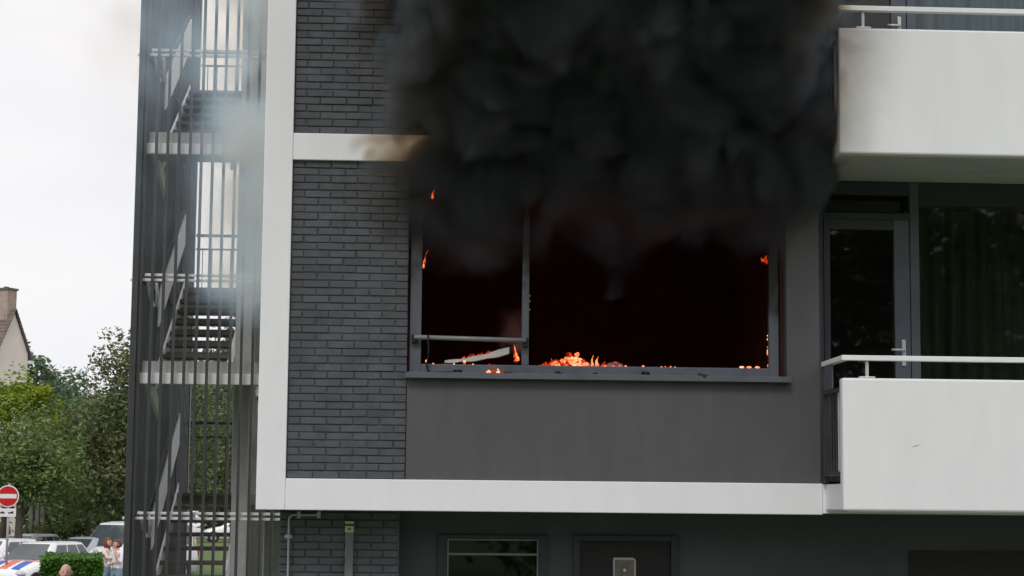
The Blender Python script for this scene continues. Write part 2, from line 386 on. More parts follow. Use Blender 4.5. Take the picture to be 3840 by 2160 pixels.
balcony(BT, 5.513, 6.53, 6.712, 5.535, .0, SOOTED)

# --- ground floor wall, recessed under the slab edge
GY = .5; GY2 = .8
B('ground_wall', PBRICK, bld, -1.145, -.155, GY+.012, .9, 0, FB+.003)
gb = MB(); z = 0.3; k = 0
while z < 2.66:
    x = -1.14-(.1 if k % 2 else 0)
    while x < -.16:
        xa, xb = max(x, -1.142), min(x+.207, -.158)
        if xb-xa > .02:
            y = GY+rnd.uniform(-.004, .003); e = .005
            zt = min(z+.059, FB)
            gb.add([(xa, GY+.014, z), (xb, GY+.014, z), (xb, GY+.014, zt), (xa, GY+.014, zt), (xa+e, y, z+e), (xb-e, y+rnd.uniform(-.002, .002), z+e), (xb-e, y, zt-e), (xa+e, y, zt-e)],
               [(0, 1, 5, 4), (1, 2, 6, 5), (2, 3, 7, 6), (3, 0, 4, 7), (4, 5, 6, 7)])
        x += .2145
    z += .0619; k += 1
tag(gb.build('brick_courses', PBRICK, bld), kind='stuff')
GW = mat('ground_wall_paint', (.07, .08, .092), .5, .15, 2, .1, 60)
B('ground_wall', GW, bld, -.155, .168, GY2, .95, 0, FB+.003)
B('ground_wall', GW, bld, 1.095, 1.318, GY2, .95, 0, FB+.003)
B('ground_wall', GW, bld, 2.21, XR, GY2, .95, 0, FB+.003)
B('ground_wall', GW, bld, .168, 1.095, GY2, .95, 2.47, FB+.003); B('ground_wall', GW, bld, 1.318, 2.21, GY2, .95, 2.475, FB+.003)
B('ground_wall', GW, bld, .168, 1.095, GY2, .95, 0, .9)
B('store_room', ROOM, bld, -.2, XR, 2.2, 2.3, 0, FB)
B('opening_shade', mat('opening_dark', (.03, .03, .031), .7), bld, 4.2, XR-1, GY2-.02, GY2-.002, 0, 2.36)  # dark sheet on the wall, stands for the shade in an opening
gwn = empty('ground_window'); gwn.parent = bld
B('frame', DKFRAME, gwn, .168, .25, GY2-.03, GY2+.06, .9, 2.469, .004); B('frame', DKFRAME, gwn, 1.02, 1.095, GY2-.03, GY2+.06, .9, 2.469, .004)
B('frame', DKFRAME, gwn, .25, 1.02, GY2-.028, GY2+.06, 2.435, 2.469, .004)
BEAD = mat('bead_grey', (.2, .21, .21), .4, .15)
B('glazing_bead', BEAD, gwn, .25, .262, GY2-.034, GY2-.024, .95, 2.434); B('glazing_bead', BEAD, gwn, 1.008, 1.02, GY2-.034, GY2-.024, .95, 2.434)
B('glazing_bead', BEAD, gwn, .262, 1.008, GY2-.034, GY2-.024, 2.422, 2.4345); B('transom', BEAD, gwn, .262, 1.008, GY2-.036, GY2+.03, 2.298, 2.316)
B('pane', GLASS, gwn, .25, 1.02, GY2+.01, GY2+.016, 2.316, 2.43); B('pane', GLASS, gwn, .25, 1.02, GY2+.01, GY2+.016, .95, 2.298)
gdr = empty('ground_door'); gdr.parent = bld
B('frame', DKFRAME, gdr, 1.318, 1.375, GY2-.03, GY2+.06, 0, 2.474, .004); B('frame', DKFRAME, gdr, 2.15, 2.21, GY2-.03, GY2+.06, 0, 2.474, .004)
B('frame', DKFRAME, gdr, 1.375, 2.15, GY2-.028, GY2+.06, 2.425, 2.474, .004)
B('leaf', mat('door_paint', (.02, .021, .023), .45, .15), gdr, 1.376, 2.149, GY2, GY2+.045, .02, 2.424, .004)
lf = MB(); hx0, hx1, hz1, hz0 = 1.657, 1.852, 2.288, 1.7
lf.prism([(hx0, hz0), (hx1, hz0), (hx1, hz1-.02), (hx1-.02, hz1), (hx0+.01, hz1), (hx0, hz1-.01)], 'y', GY2-.016, GY2-.001)
lf.build('vision_frame', mat('vision_frame', (.5, .5, .47), .5, .1), gdr, bevel=.003)
vp = MB(); vp.box(hx0+.016, hx1-.016, GY2-.019, GY2-.0165, hz0+.02, hz1-.02)
vp.build('wired_pane', mat('wired_pane', (.14, .11, .1), .4, .5, 14, col2=(.24, .22, .19)), gdr)
for i in range(3): B('glazing_wire', BEAD, gdr, hx0+.045+i*.048, hx0+.048+i*.048, GY2-.0212, GY2-.0192, hz0+.02, hz1-.021)
MB().ell((hx0+.098, GY2-.021, hz1-.106), (.012, .008, .013)).build('knob', WHITE, gdr, smooth=True)
# downpipe and conduit on the brick wall
B('duct', mat('duct_grey', (.16, .17, .175), .4, .1), bld, -.6, -.532, GY-.05, GY-.005, .1, 2.53, .004)
dp = empty('duct_fitting'); dp.parent = bld
B('cap', LIME, dp, -.603, -.529, GY-.056, GY-.004, 2.555, 2.578, .004); B('body', LIME, dp, -.603, -.529, GY-.056, GY-.004, 2.485, 2.54, .006)
B('badge', STEEL, dp, -.578, -.556, GY-.058, GY-.0565, 2.505, 2.52)
PIPE = mat('pvc_pipe', (.42, .42, .4), .5, .1)
pts = [(-1.066, GY-.02, .1), (-1.066, GY-.02, 2.585)]
for a in range(1, 6): t = R(90*a/5); pts.append((-1.066+.04*(1-math.cos(t)), GY-.02, 2.585+.04*math.sin(t)))
pts += [(-.86, GY-.02, 2.626)]
for a in range(1, 5): t = R(70*a/4); pts.append((-.86+.05*math.sin(t), GY-.02, 2.626+.05*(1-math.cos(t))))
pts.append((-.79, GY-.02, 2.69))
cp = MB().tube(pts, .0095, 8).build('conduit', PIPE, bld, smooth=True)
for x in (-.985, -.822): B('pipe_clip', PIPE, cp, x-.016, x+.016, GY-.034, GY-.003, 2.598, 2.654, .003)
MB().ell((-1.066, GY-.022, 2.447), (.034, .018, .022)).build('pipe_clip', PIPE, cp, smooth=True)

# ------------------------------------------------------------------ stair tower at the gable
tw = empty('stair_tower', (-3.4, 7.5, 0), 0, 'open steel stair tower with dark vertical bars and concrete landings', 'stair tower')
tw0 = empty('stair_tower_origin')
bpy.data.objects.remove(tw0)
OX, OY = -3.4, 7.5
def T(name, m, x0, x1, y0, y1, z0, z1, parent=None, bevel=0):
    return MB().box(x0-OX, x1-OX, y0-OY, y1-OY, z0, z1).build(name, m, parent or tw, bevel=bevel)
TX0, TX1, TY0, TY1 = -3.45, -1.302, 7.5, 13.0
barm = MB().box(-.0165, .0165, -.02, .02, 0, 10.4).mesh('bar', STEEL)
def bar(x, y, rot=0): return part('bar', barm, tw, (x-OX, y-OY, 0), (0, 0, rot))
for i in range(16): bar(-3.392+.1367*i, TY0)
T('corner_post', STEEL, -3.49, -3.415, 7.44, 7.56, 0, 10.4, bevel=.005)
for i in range(38):
    bar(TX0, TY0+.14+.14*i, R(90))
T('corner_post', STEEL, -3.5, -3.42, 12.94, 13.06, 0, 10.4)
for z in (2.495, 5.367, 8.155):
    for dz in (0, .062): 
        T('girt', WHITE, -3.53 if dz == 0 else -3.36, -1.32, 7.562, 7.6, z+dz, z+dz+.033, bevel=.006)
    T('side_girt', STEEL, -3.41, -3.38, 7.62, 12.9, z, z+.06)
# landings, flights
def flight(x0, x1, y0, y1, z0, z1, n, riser, handrail):
    fl = empty('flight'); fl.parent = tw
    dy = (y1-y0)/n; dz = (z1-z0)/n
    for i in range(n):
        y = y0+dy*i; z = z0+dz*(i+1)
        mb = MB().box(x0+.03-OX, x1-.03-OX, y-OY, y+dy*1.12-OY if dy > 0 else y+dy*1.12-OY, z-.05, z)
        if riser: mb.box(x0+.031-OX, x1-.031-OX, y+dy-.02*(1 if dy > 0 else -1)-OY, y+dy-OY, z+.001, z+.055)
        mb.build('tread', TREAD, fl, bevel=.006)
    for x in (x0, x1-.026):
        MB().prism([(y0-.1*(1 if dy > 0 else -1)-OY, z0-.13), (y0-.1*(1 if dy > 0 else -1)-OY, z0+.12), (y1-OY, z1+.14), (y1-OY, z1-.12)], 'x', x-OX, x+.026-OX).build('stringer', WHITE, fl)
    if handrail:
        s = 1 if dy > 0 else -1
        x = x0 if dy > 0 else x1-.03
        MB().prism([(y0-OY+.1*s, z0+.68), (y0-OY+.1*s, z0+1.12), (y1-OY, z1+1.1), (y1-OY, z1+.66)], 'x', x-.02-OX, x-OX+.0).build('balustrade_panel', WHITE, fl)
        MB().tube([(x-.045-OX, y0-OY, z0+1.12), (x-.045-OX, y1-OY, z1+1.14)], .02, 8).build('handrail', STEEL, fl, smooth=True)
        for j in range(5):
            t = j/4; MB().tube([(x-.04-OX, y0+(y1-y0)*t-OY, z0+(z1-z0)*t), (x-.04-OX, y0+(y1-y0)*t-OY, z0+(z1-z0)*t+1.1)], .012, 6).build('baluster', STEEL, fl)
    return fl
for k in range(4):
    zh = 1.425+2.82*k            # front half landing
    zr = 2.83+2.82*k             # rear landing at floor level
    if zh < 9.6:
        T('landing', CONC, TX0+.06, TX1-.02, 7.62, 8.7, zh-.02, zh+.0, bevel=.005)
        T('landing_edge', WHITE, TX0+.04, TX1-.02, 7.601, 7.66, zh-.12, zh+.012, bevel=.006)
        T('kicker', CONC, TX0+.08, TX1-.02, 7.662, 7.7, zh+.001, zh+.16)
        flight(-3.34, -2.44, 8.72, 11.2, zh, zr, 8, k > 0, True)
        # looped handrail end and bracket under the landing
        q = Vector((-3.36-OX, 7.72-OY, zh+1.16))
        MB().tube([q, q+Vector((.0, .1, -.02)), q+Vector((.03, .22, -.2)), q+Vector((.06, .26, -.3)), q+Vector((.1, .22, -.3)), q+Vector((.12, .16, -.2)), q+Vector((.12, .05, -.04))], .02, 8).build('handrail_loop', GALV, tw, smooth=True)
        MB().prism([(7.66-OY, zh-.12), (8.4-OY, zh-.12), (8.9-OY, zh-.42), (8.8-OY, zh-.5)], 'x', -3.33-OX, -3.29-OX).build('bracket', WHITE2, tw)
    if zr < 9.6:
        T('landing', CONC, TX0+.06, TX1-.02, 11.2, 12.9, zr-.16, zr, bevel=.005)
        T('rear_rail', STEEL, -3.4, TX1-.1, 12.95, 12.99, zr+1.02, zr+1.06); T('rear_rail', STEEL, -3.4, TX1-.1, 12.96, 12.985, zr+.82, zr+.845)
        for i in range(5): x = -3.3+.14*i; T('rear_bar', STEEL, x-.006, x+.006, 12.965, 12.98, zr+.06, zr+.82)
        nzh = zh+2.82
        if nzh < 9.6: flight(-2.12, -1.36, 11.2, 8.72, zr, nzh, 8, False, False)
T('column', CONC, -2.345, -2.155, 8.6, 8.85, 0, 10.4, bevel=.008)
T('column', CONC, -2.345, -2.155, 11.3, 11.5, 0, 10.4, bevel=.008)
T('rear_pier', CONC, -2.78, TX1-.02, 12.88, 13.08, 0, 10.4)
T('top_beam', STEEL, TX0-.05, TX1, 7.44, 7.56, 10.4, 10.5)
#@@MORE
# ------------------------------------------------------------------ smoke (volumes only, no surface)
def vmath(t, op, a, b=None, c=None):
    n = N(t, 'ShaderNodeMath', operation=op)
    for i, q in enumerate((a, b, c)):
        if q is None: continue
        if isinstance(q, (int, float)): n.inputs[i].default_value = q
        else: t.links.new(q, n.inputs[i])
    return n.outputs[0]
def sstep(t, v, a, b, lo=0, hi=1):
    n = N(t, 'ShaderNodeMapRange', interpolation_type='SMOOTHSTEP'); t.links.new(v, n.inputs[0])
    for i, q in enumerate((a, b, lo, hi)): n.inputs[i+1].default_value = q
    return n.outputs[0]
def smoke_nodes(name):
    m = bpy.data.materials.new(name); m.use_nodes = True; t = m.node_tree; t.nodes.clear()
    g = N(t, 'ShaderNodeNewGeometry'); s = N(t, 'ShaderNodeSeparateXYZ'); t.links.new(g.outputs['Position'], s.inputs[0])
    return m, t, g.outputs['Position'], s.outputs[0], s.outputs[1], s.outputs[2]
def tex_noise(t, vec, scale, detail, rough=.55, off=(0, 0, 0), stretch=(1, 1, 1)):
    mp = N(t, 'ShaderNodeMapping'); mp.inputs['Location'].default_value = off; mp.inputs['Scale'].default_value = stretch; t.links.new(vec, mp.inputs['Vector'])
    n = N(t, 'ShaderNodeTexNoise'); n.inputs['Scale'].default_value = scale; n.inputs['Detail'].default_value = detail; n.inputs['Roughness'].default_value = rough
    t.links.new(mp.outputs[0], n.inputs['Vector']); return n
def black_smoke():
    m, t, pos, x, y, z = smoke_nodes('black_smoke'); m.cycles.volume_step_rate = .36
    wn = tex_noise(t, pos, 1.1, 1, .5)
    w1 = N(t, 'ShaderNodeVectorMath', operation='SUBTRACT'); t.links.new(wn.outputs['Color'], w1.inputs[0]); w1.inputs[1].default_value = (.5, .5, .5)
    w2 = N(t, 'ShaderNodeVectorMath', operation='SCALE'); t.links.new(w1.outputs[0], w2.inputs[0]); w2.inputs['Scale'].default_value = .55
    w3 = N(t, 'ShaderNodeVectorMath', operation='ADD'); t.links.new(pos, w3.inputs[0]); t.links.new(w2.outputs[0], w3.inputs[1])
    def billow(sc, off):
        n = tex_noise(t, w3.outputs[0], sc, 0, .5, off, (1, 1, .85))
        return vmath(t, 'ABSOLUTE', vmath(t, 'SUBTRACT', n.outputs['Fac'], .5))
    b1 = vmath(t, 'MULTIPLY', billow(1.15, (1.7, 0, .4)), 4.0); b2 = vmath(t, 'MULTIPLY', billow(2.4, (0, 3.3, 0)), 3.2); b3 = vmath(t, 'MULTIPLY', billow(6.0, (0, 0, 5.1)), 1.4)
    lob = vmath(t, 'SUBTRACT', vmath(t, 'ADD', vmath(t, 'ADD', b1, b2), b3), .95)
    lob = vmath(t, 'MULTIPLY', lob, sstep(t, z, 4.9, 5.6, .3, 1))
    up = sstep(t, z, 5.5, 6.9)
    eL = vmath(t, 'DIVIDE', vmath(t, 'SUBTRACT', x, sstep(t, z, 5.2, 6.9, -.2, -.22)), .5)
    eR = vmath(t, 'DIVIDE', vmath(t, 'SUBTRACT', sstep(t, z, 4.75, 5.7, 2.96, 3.42), vmath(t, 'MULTIPLY_ADD', y, -.24, x)), .36)
    zb = vmath(t, 'ADD', 4.79, vmath(t, 'MULTIPLY', vmath(t, 'SUBTRACT', wn.outputs['Fac'], .5), 1.1))
    eB = vmath(t, 'DIVIDE', vmath(t, 'SUBTRACT', z, zb), .68)
    yf = sstep(t, z, 4.85, 7.4, -.12, -2.2)
    eF = vmath(t, 'DIVIDE', vmath(t, 'SUBTRACT', y, yf), .26)
    env = vmath(t, 'MINIMUM', vmath(t, 'MINIMUM', eL, eR), vmath(t, 'MINIMUM', eB, eF))
    env = vmath(t, 'MINIMUM', env, vmath(t, 'DIVIDE', vmath(t, 'SUBTRACT', 8.45, z), .5))
    env = vmath(t, 'MINIMUM', env, 2.5)
    d = sstep(t, vmath(t, 'ADD', env, lob), -.15, 1.2, 0, 32)
    pv = N(t, 'ShaderNodeVolumePrincipled')
    pv.inputs['Color'].default_value = (.138, .202, .305, 1); pv.inputs['Absorption Color'].default_value = (.3, .13, .0, 1); pv.inputs['Anisotropy'].default_value = .45
    t.links.new(d, pv.inputs['Density']); o = N(t, 'ShaderNodeOutputMaterial'); t.links.new(pv.outputs[0], o.inputs['Volume'])
    return m
def hull(name, m, lo, hi, label):
    # rounded box that encloses the smoke
    bm = bmesh.new(); bmesh.ops.create_cube(bm, size=1)
    for v in bm.verts: v.co = Vector([lo[i]+(v.co[i]+.5)*(hi[i]-lo[i]) for i in range(3)])
    me = bpy.data.meshes.new(name); bm.to_mesh(me); bm.free(); me.materials.append(m)
    o = bpy.data.objects.new(name, me); COL.objects.link(o)
    return tag(o, label, 'smoke', kind='stuff')
hull('smoke_plume', black_smoke(), (-1.0, -2.75, 4.4), (3.95, .3, 8.7), 'thick black smoke rolling out of the burning window')
def pale_smoke():
    m, t, pos, x, y, z = smoke_nodes('pale_smoke')
    n1 = tex_noise(t, pos, .75, 2, .55, (3.1, 0, 1.2), (1, .5, .8))
    n2 = tex_noise(t, pos, 2.2, 1, .6, (0, 4, 0), (1, .4, 1))
    # thicker towards the gable and higher up
    a = sstep(t, x, -2.55, -1.75); b = sstep(t, z, 4.9, 6.6)
    mid = vmath(t, 'MULTIPLY', sstep(t, x, -2.5, -1.9), sstep(t, z, 4.6, 5.05))
    top = sstep(t, z, 6.7, 7.9)
    base = vmath(t, 'ADD', vmath(t, 'ADD', vmath(t, 'MULTIPLY', vmath(t, 'ADD', vmath(t, 'MULTIPLY', a, 1.2), .06), b), vmath(t, 'MULTIPLY', mid, 1.3)), vmath(t, 'MULTIPLY', top, .3))
    nn = sstep(t, vmath(t, 'ADD', n1.outputs['Fac'], vmath(t, 'MULTIPLY', vmath(t, 'SUBTRACT', n2.outputs['Fac'], .5), .7)), .36, .68)
    ends = vmath(t, 'MULTIPLY', sstep(t, y, 3.2, 4.2), sstep(t, y, 7.3, 6.6))
    left = sstep(t, x, -3.9, -3.1, .0, 1)
    d = vmath(t, 'MULTIPLY', vmath(t, 'MULTIPLY', vmath(t, 'MULTIPLY', base, nn), vmath(t, 'MULTIPLY', ends, left)), 1.0)
    vs = N(t, 'ShaderNodeVolumeScatter'); vs.inputs['Color'].default_value = (.58, .755, 1.0, 1); vs.inputs['Anisotropy'].default_value = .1
    t.links.new(d, vs.inputs['Density']); o = N(t, 'ShaderNodeOutputMaterial')
    va = N(t, 'ShaderNodeVolumeAbsorption'); va.inputs['Color'].default_value = (.5, .75, 1.0, 1); t.links.new(vmath(t, 'MULTIPLY', d, .16), va.inputs['Density'])
    ad = N(t, 'ShaderNodeAddShader'); t.links.new(vs.outputs[0], ad.inputs[0]); t.links.new(va.outputs[0], ad.inputs[1]); t.links.new(ad.outputs[0], o.inputs['Volume'])
    return m
hull('smoke_drift', pale_smoke(), (-5.2, 3.1, 3.9), (-1.31, 7.38, 10.2), 'thin pale blue smoke drifting across the stair tower')

# ------------------------------------------------------------------ fire, embers and debris in the window
HOT = emit('flame_hot', (.7, .03, .004), (1.0, .34, .13), 1.9, 42)
RED = emit('flame_red', (.12, .004, .002), (.95, .08, .014), 1.0, 38)
SPARK = emit('ember_spark', (1.0, .2, .06), (1.0, .6, .4), 1.6, 60)
def tongue(mb, p, h, r, sway=.0, mi=0, seg=7):
    pts = []; rr = []
    for i in range(7):
        t = i/6; pts.append((p[0]+sway*t*t+.25*r*math.sin(t*7+p[0]*9), p[1]+.2*r*math.sin(t*5), p[2]+h*t)); rr.append(max(.001, r*(1-t)**.8*(.65+.9*t*(1-t)+.35*(t < .3))))
    mb.tube(pts, rr, seg, mi)
def chunk(c, s, seed):
    r = random.Random(seed); o = Vector((r.uniform(0, 9), r.uniform(0, 9), 0))
    return MB().ell(c, s, 9, 6, 0, lambda p, q: Vector(c)+(q-Vector(c))*(.75+.6*mnoise.noise(p*1.7+o)))
heap = empty('burning_heap', (1.27, .6, 3.84), 0, 'glowing mound of burning furniture behind the wide window frame', 'fire')
hp = random.Random(5)
def hpart(name, mb, m, par, o, sm=False):
    ob = mb.build(name, m, par, smooth=sm); ob.data.transform(Matrix.Translation(-Vector(o))); return ob
for i, (dx, dz, s) in enumerate([(-.06, .05, .06), (.0, .075, .062), (.07, .06, .058), (.03, .03, .07), (-.11, .02, .04), (.13, .03, .045), (-.02, .11, .035), (.055, .115, .03)]):
    hpart('ember_chunk', chunk((1.27+dx, .6+hp.uniform(-.05, .05), 3.88+dz), (s, s*.8, s*.75), i), (emit('flame_core', (.95, .09, .015), (1, .45, .24), 2.0, 40) if i in (1, 2, 3) else HOT if i % 3 else RED), heap, heap.location, True)
for i in range(22):
    dx = hp.uniform(-.26, .42); s_ = hp.uniform(.008, .024)
    hpart('ember_chunk', chunk((1.27+dx, .55+hp.uniform(-.06, .1), 3.885+max(0, .11-abs(dx)*.5)*hp.random()), (s_*1.3, s_, s_), 200+i), HOT if i % 3 == 0 else RED, heap, heap.location)
for i, (dx, h, r) in enumerate([(-.17, .07, .025), (.22, .09, .02), (.28, .05, .025), (.34, .03, .03), (-.22, .04, .03), (.18, .1, .014)]):
    mb = MB(); tongue(mb, (1.27+dx, .58, 3.89), h, r, .01); hpart('flame', mb, HOT if i in (1, 5) else RED, heap, heap.location, True)
deep = empty('room_glow_source', (1.2, 1.9, 2.95), 0, 'unseen glowing lumps added low in the room to light it red', 'fire')  # hidden glow source, added to light the room dim red
for i in range(9):
    hpart('ember_chunk', chunk((.5+.22*i, 1.9+.2*math.sin(i*2), 3.1), (.16, .16, .14), 90+i), emit('added_room_glow', (.8, .05, .01), (1, .2, .04), 4.5, 6), deep, deep.location, True)
def fire_thing(name, label, pts, m, cat='flame'):
    o0 = Vector(pts[0][0]); e = empty(name, o0, 0, label, cat)
    for i, (p, h, r, s) in enumerate(pts):
        mb = MB(); tongue(mb, p, h, r, s); hpart('flame_tongue', mb, m if i % 2 == 0 else RED, e, o0, True)
    return e
fire_thing('flame', 'slim orange flame standing against the window mullion', [((.80, .3, 3.915), .13, .016, -.03), ((.79, .32, 3.91), .07, .02, -.02)], HOT)
fire_thing('flame', 'small flames burning on the outer sill below the left pane', [((.56, .07, 3.79), .03, .022, 0), ((.6, .072, 3.79), .055, .018, .005), ((.635, .07, 3.79), .045, .018, 0), ((.66, .073, 3.79), .025, .016, 0)], SPARK)
fire_thing('flame', 'red flame licking the left jamb halfway up the window', [((.012, .2, 4.665), .08, .008, .01), ((.02, .22, 4.7), .12, .009, .03)], HOT)
fire_thing('flame', 'single glowing scrap high up at the left of the window', [((.075, .02, 5.22), .075, .012, .02)], HOT)
fire_thing('flame', 'ragged flame high up beside the right jamb', [((2.862, .185, 4.755), .06, .018, .008), ((2.84, .19, 4.765), .035, .016, -.015), ((2.872, .19, 4.745), .05, .012, .0)], RED)
fire_thing('flame', 'low flames along the pale burnt board', [((.36+dx, .42, 3.935+dx*.2), h, .014, .012) for dx, h in ((0, .02), (.05, .035), (.075, .03), (.12, .018), (.15, .03), (.2, .035), (.22, .022))], RED)
sc_ = chunk((1.64, .5, 3.9), (.085, .03, .035), 77)
tag(sc_.build('hot_scrap', emit('scrap_glow', (.35, .08, .07), (.7, .3, .28), .6, 20), smooth=True), 'dull pink glowing scrap just right of the burning mound', 'debris')
lm_ = empty('smouldering_pile', (.5, .9, 3.84), 0, 'dim red smouldering pile behind the pale burnt board', 'embers')
for i in range(12): hpart('ember_chunk', chunk((.15+.055*i, .85+.05*math.sin(i), 3.895+.02*math.sin(i*1.7)), (.035, .03, .02), 300+i), emit('smoulder', (.05, .002, .001), (.7, .05, .01), .55, 30), lm_, lm_.location)
st = empty('burning_seal', (2.885, .185, 3.87), 0, 'string of embers running up the right window jamb', 'embers')
for i, (z, h) in enumerate([(3.875, .03), (3.915, .045), (3.975, .055), (4.04, .012), (4.065, .014), (4.1, .02), (4.135, .012), (4.165, .02)]):
    hpart('ember', MB().ell((2.882+.006*math.sin(i*2), .185, z+h/2), (.0075, .008, h/2), 7, 5), SPARK, st, st.location, True)
st2 = empty('dripping_seal', (.895, .18, 4.3), 0, 'three sparks in a row beside the window mullion', 'embers')
for z in (4.33, 4.4, 4.445): hpart('ember', MB().ell((.894, .18, z), (.006, .006, .007), 6, 4), mat('dull_spark', (.8, .75, .7), .5), st2, st2.location, True)
em = MB(); er = random.Random(11)
for i in range(15):
    x = er.choice([er.uniform(.02, .8), er.uniform(.9, 2.85), er.uniform(1.5, 2.2)]); s = er.uniform(.003, .007)
    em.ell((x, .14+er.uniform(0, .06), 3.868+s*.6), (s*1.4, s, s), 6, 4)
for x in (2.66, 2.72, 2.79): em.ell((x, .18, 3.876), (.022, .01, .009), 6, 4)
for x in (.05, .36): em.ell((x, .12, 3.886), (.012, .01, .014), 6, 4)
tag(em.build('embers', SPARK, smooth=True), 'scattered glowing embers lying along the bottom of the window frame', 'embers', kind='stuff')
def fire_wisp():
    m, t, pos, x, y, z = smoke_nodes('fire_wisp')
    n = tex_noise(t, pos, 9, 2, .5)
    e1 = vmath(t, 'MULTIPLY', sstep(t, x, .61, .82), sstep(t, z, 4.42, 3.98)); e2 = vmath(t, 'MULTIPLY', sstep(t, n.outputs['Fac'], .3, .6), sstep(t, z, 3.93, 4.05))
    pv = N(t, 'ShaderNodeVolumePrincipled'); pv.inputs['Color'].default_value = (.75, .45, .45, 1)  # pink of the firelight is put into the smoke colour
    t.links.new(vmath(t, 'MULTIPLY', vmath(t, 'MULTIPLY', e1, e2), 3.5), pv.inputs['Density']); o = N(t, 'ShaderNodeOutputMaterial'); t.links.new(pv.outputs[0], o.inputs['Volume']); return m
hull('smoke_wisp', fire_wisp(), (.6, .21, 3.9), (.84, .36, 4.45), 'wisp of smoke beside the window mullion, firelight painted in as pink')
# burnt board leaning in the left pane
bd = MB(); a = Vector((.2, .36, 3.9)); b_ = Vector((.735, .33, 4.0)); n = 12
vs = []; fs = []
for i in range(n+1):
    t = i/n; p = a.lerp(b_, t); p.z -= .018*math.sin(t*math.pi); hh = .008+.022*t+.004*math.sin(t*17)
    vs += [(p.x, p.y-.03, p.z-hh), (p.x, p.y-.025, p.z+hh), (p.x, p.y+.07, p.z+hh*.9+.01), (p.x, p.y+.07, p.z-hh)]
for i in range(n):
    for k in range(4): fs.append((4*i+k, 4*i+(k+1) % 4, 4*i+4+(k+1) % 4, 4*i+4+k))
fs += [(0, 1, 2, 3), (4*n+3, 4*n+2, 4*n+1, 4*n)]
tag(bd.add(vs, fs).build('burnt_board', ASH), 'pale ash covered board leaning inside the left window pane', 'board')
# black cable over the safety rail
cb = MB().tube([(.06, .03, 4.095), (.055, .022, 4.06), (.065, .03, 4.0), (.06, .05, 3.9), (.05, .085, 3.86), (.06, .088, 3.815), (.085, .07, 3.79), (.2, .05, 3.7945), (.34, .04, 3.7945)], .008, 6)
tag(cb.build('melted_cable', BLACK, smooth=True), 'black melted cable hanging over the rail of the left pane', 'cable')
# charred scraps on the outer sill
frs = [(.3, .02, .05, 'small charred scrap on the sill below the left pane'), (.72, .01, .05, 'charred scrap on the sill left of the mullion line'), (1.12, .018, .035, 'thin black flake on the sill below the glowing mound'),
       (1.84, .024, .05, 'charred lump on the middle of the outer sill'), (1.43, .013, .03, 'tiny charred crumb on the sill right of the mound'), (2.3, .03, .07, 'charred lump hanging over the edge of the outer sill')]
for i, (x, h, wd, lb) in enumerate(frs):
    over = i == 5
    mb = chunk((x, .05 if not over else -.03, 3.787+h*.7 if not over else 3.78), (wd, .035, h), 40+i)
    tag(mb.build('charred_scrap', CHAR, smooth=False), lb, 'debris', 'charred scraps on the sill')

# ------------------------------------------------------------------ foliage
def leafmat(name, c1, c2, sc=.9):
    m = bpy.data.materials.new(name); m.use_nodes = True; t = m.node_tree; t.nodes.clear(); l = t.links.new
    g = N(t, 'ShaderNodeNewGeometry'); n = N(t, 'ShaderNodeTexNoise'); n.inputs['Scale'].default_value = sc; n.inputs['Detail'].default_value = 5; n.inputs['Roughness'].default_value = .7
    l(g.outputs['Position'], n.inputs['Vector']); c = N(t, 'ShaderNodeValToRGB'); c.color_ramp.elements[0].position = .35; c.color_ramp.elements[1].position = .65
    c.color_ramp.elements[0].color = (*c1, 1); c.color_ramp.elements[1].color = (*c2, 1); l(n.outputs['Fac'], c.inputs['Fac'])
    b = N(t, 'ShaderNodeBsdfPrincipled'); b.inputs['Roughness'].default_value = .5; b.inputs['Specular IOR Level'].default_value = .4; l(c.outputs[0], b.inputs['Base Color'])
    tr = N(t, 'ShaderNodeBsdfTranslucent'); l(c.outputs[0], tr.inputs[0]); mx = N(t, 'ShaderNodeMixShader'); mx.inputs[0].default_value = .25
    o = N(t, 'ShaderNodeOutputMaterial'); l(b.outputs[0], mx.inputs[1]); l(tr.outputs[0], mx.inputs[2]); l(mx.outputs[0], o.inputs['Surface'])
    return m
LDARK = leafmat('leaf_dark', (.085, .11, .045), (.185, .21, .09)); LMID = leafmat('leaf_mid', (.1, .16, .045), (.18, .26, .075))
LYEL = leafmat('leaf_yellow_green', (.16, .25, .02), (.36, .42, .04)); LFAR = leafmat('leaf_far', (.09, .15, .08), (.13, .2, .1), .3); LOLV = leafmat('leaf_olive', (.07, .1, .022), (.13, .16, .035), .8)
LHEDGE = leafmat('leaf_hedge', (.05, .13, .018), (.1, .22, .03), 3)
BARK = mat('bark', (.12, .1, .085), .9, .35, 6, .6, 25, stretch=(1, 1, .25)); BARKP = mat('bark_pale', (.3, .29, .27), .9, .3, 5, .4, 25)
def leaves(mb, c, r, n, s, rg, shell=.35, asp=.6):
    for _ in range(n):
        while True:
            p = Vector((rg.uniform(-1, 1), rg.uniform(-1, 1), rg.uniform(-1, 1)))
            if shell <= p.length <= 1: break
        k = 1+.35*mnoise.noise(p*2.2+Vector(c))
        q = Vector((c[0]+p.x*r[0]*k, c[1]+p.y*r[1]*k, c[2]+p.z*r[2]*k))
        a = Vector((rg.gauss(0, 1), rg.gauss(0, 1), rg.gauss(0, .6))).normalized(); b = a.cross(Vector((rg.gauss(0, 1), rg.gauss(0, 1), rg.gauss(0, 1)))).normalized()
        l_ = s*rg.uniform(.6, 1.3)
        mb.add([q-a*l_*.5, q+b*l_*asp*.35-a*l_*.05, q+a*l_*.5, q-b*l_*asp*.35-a*l_*.05], [(0, 1, 2, 3)])
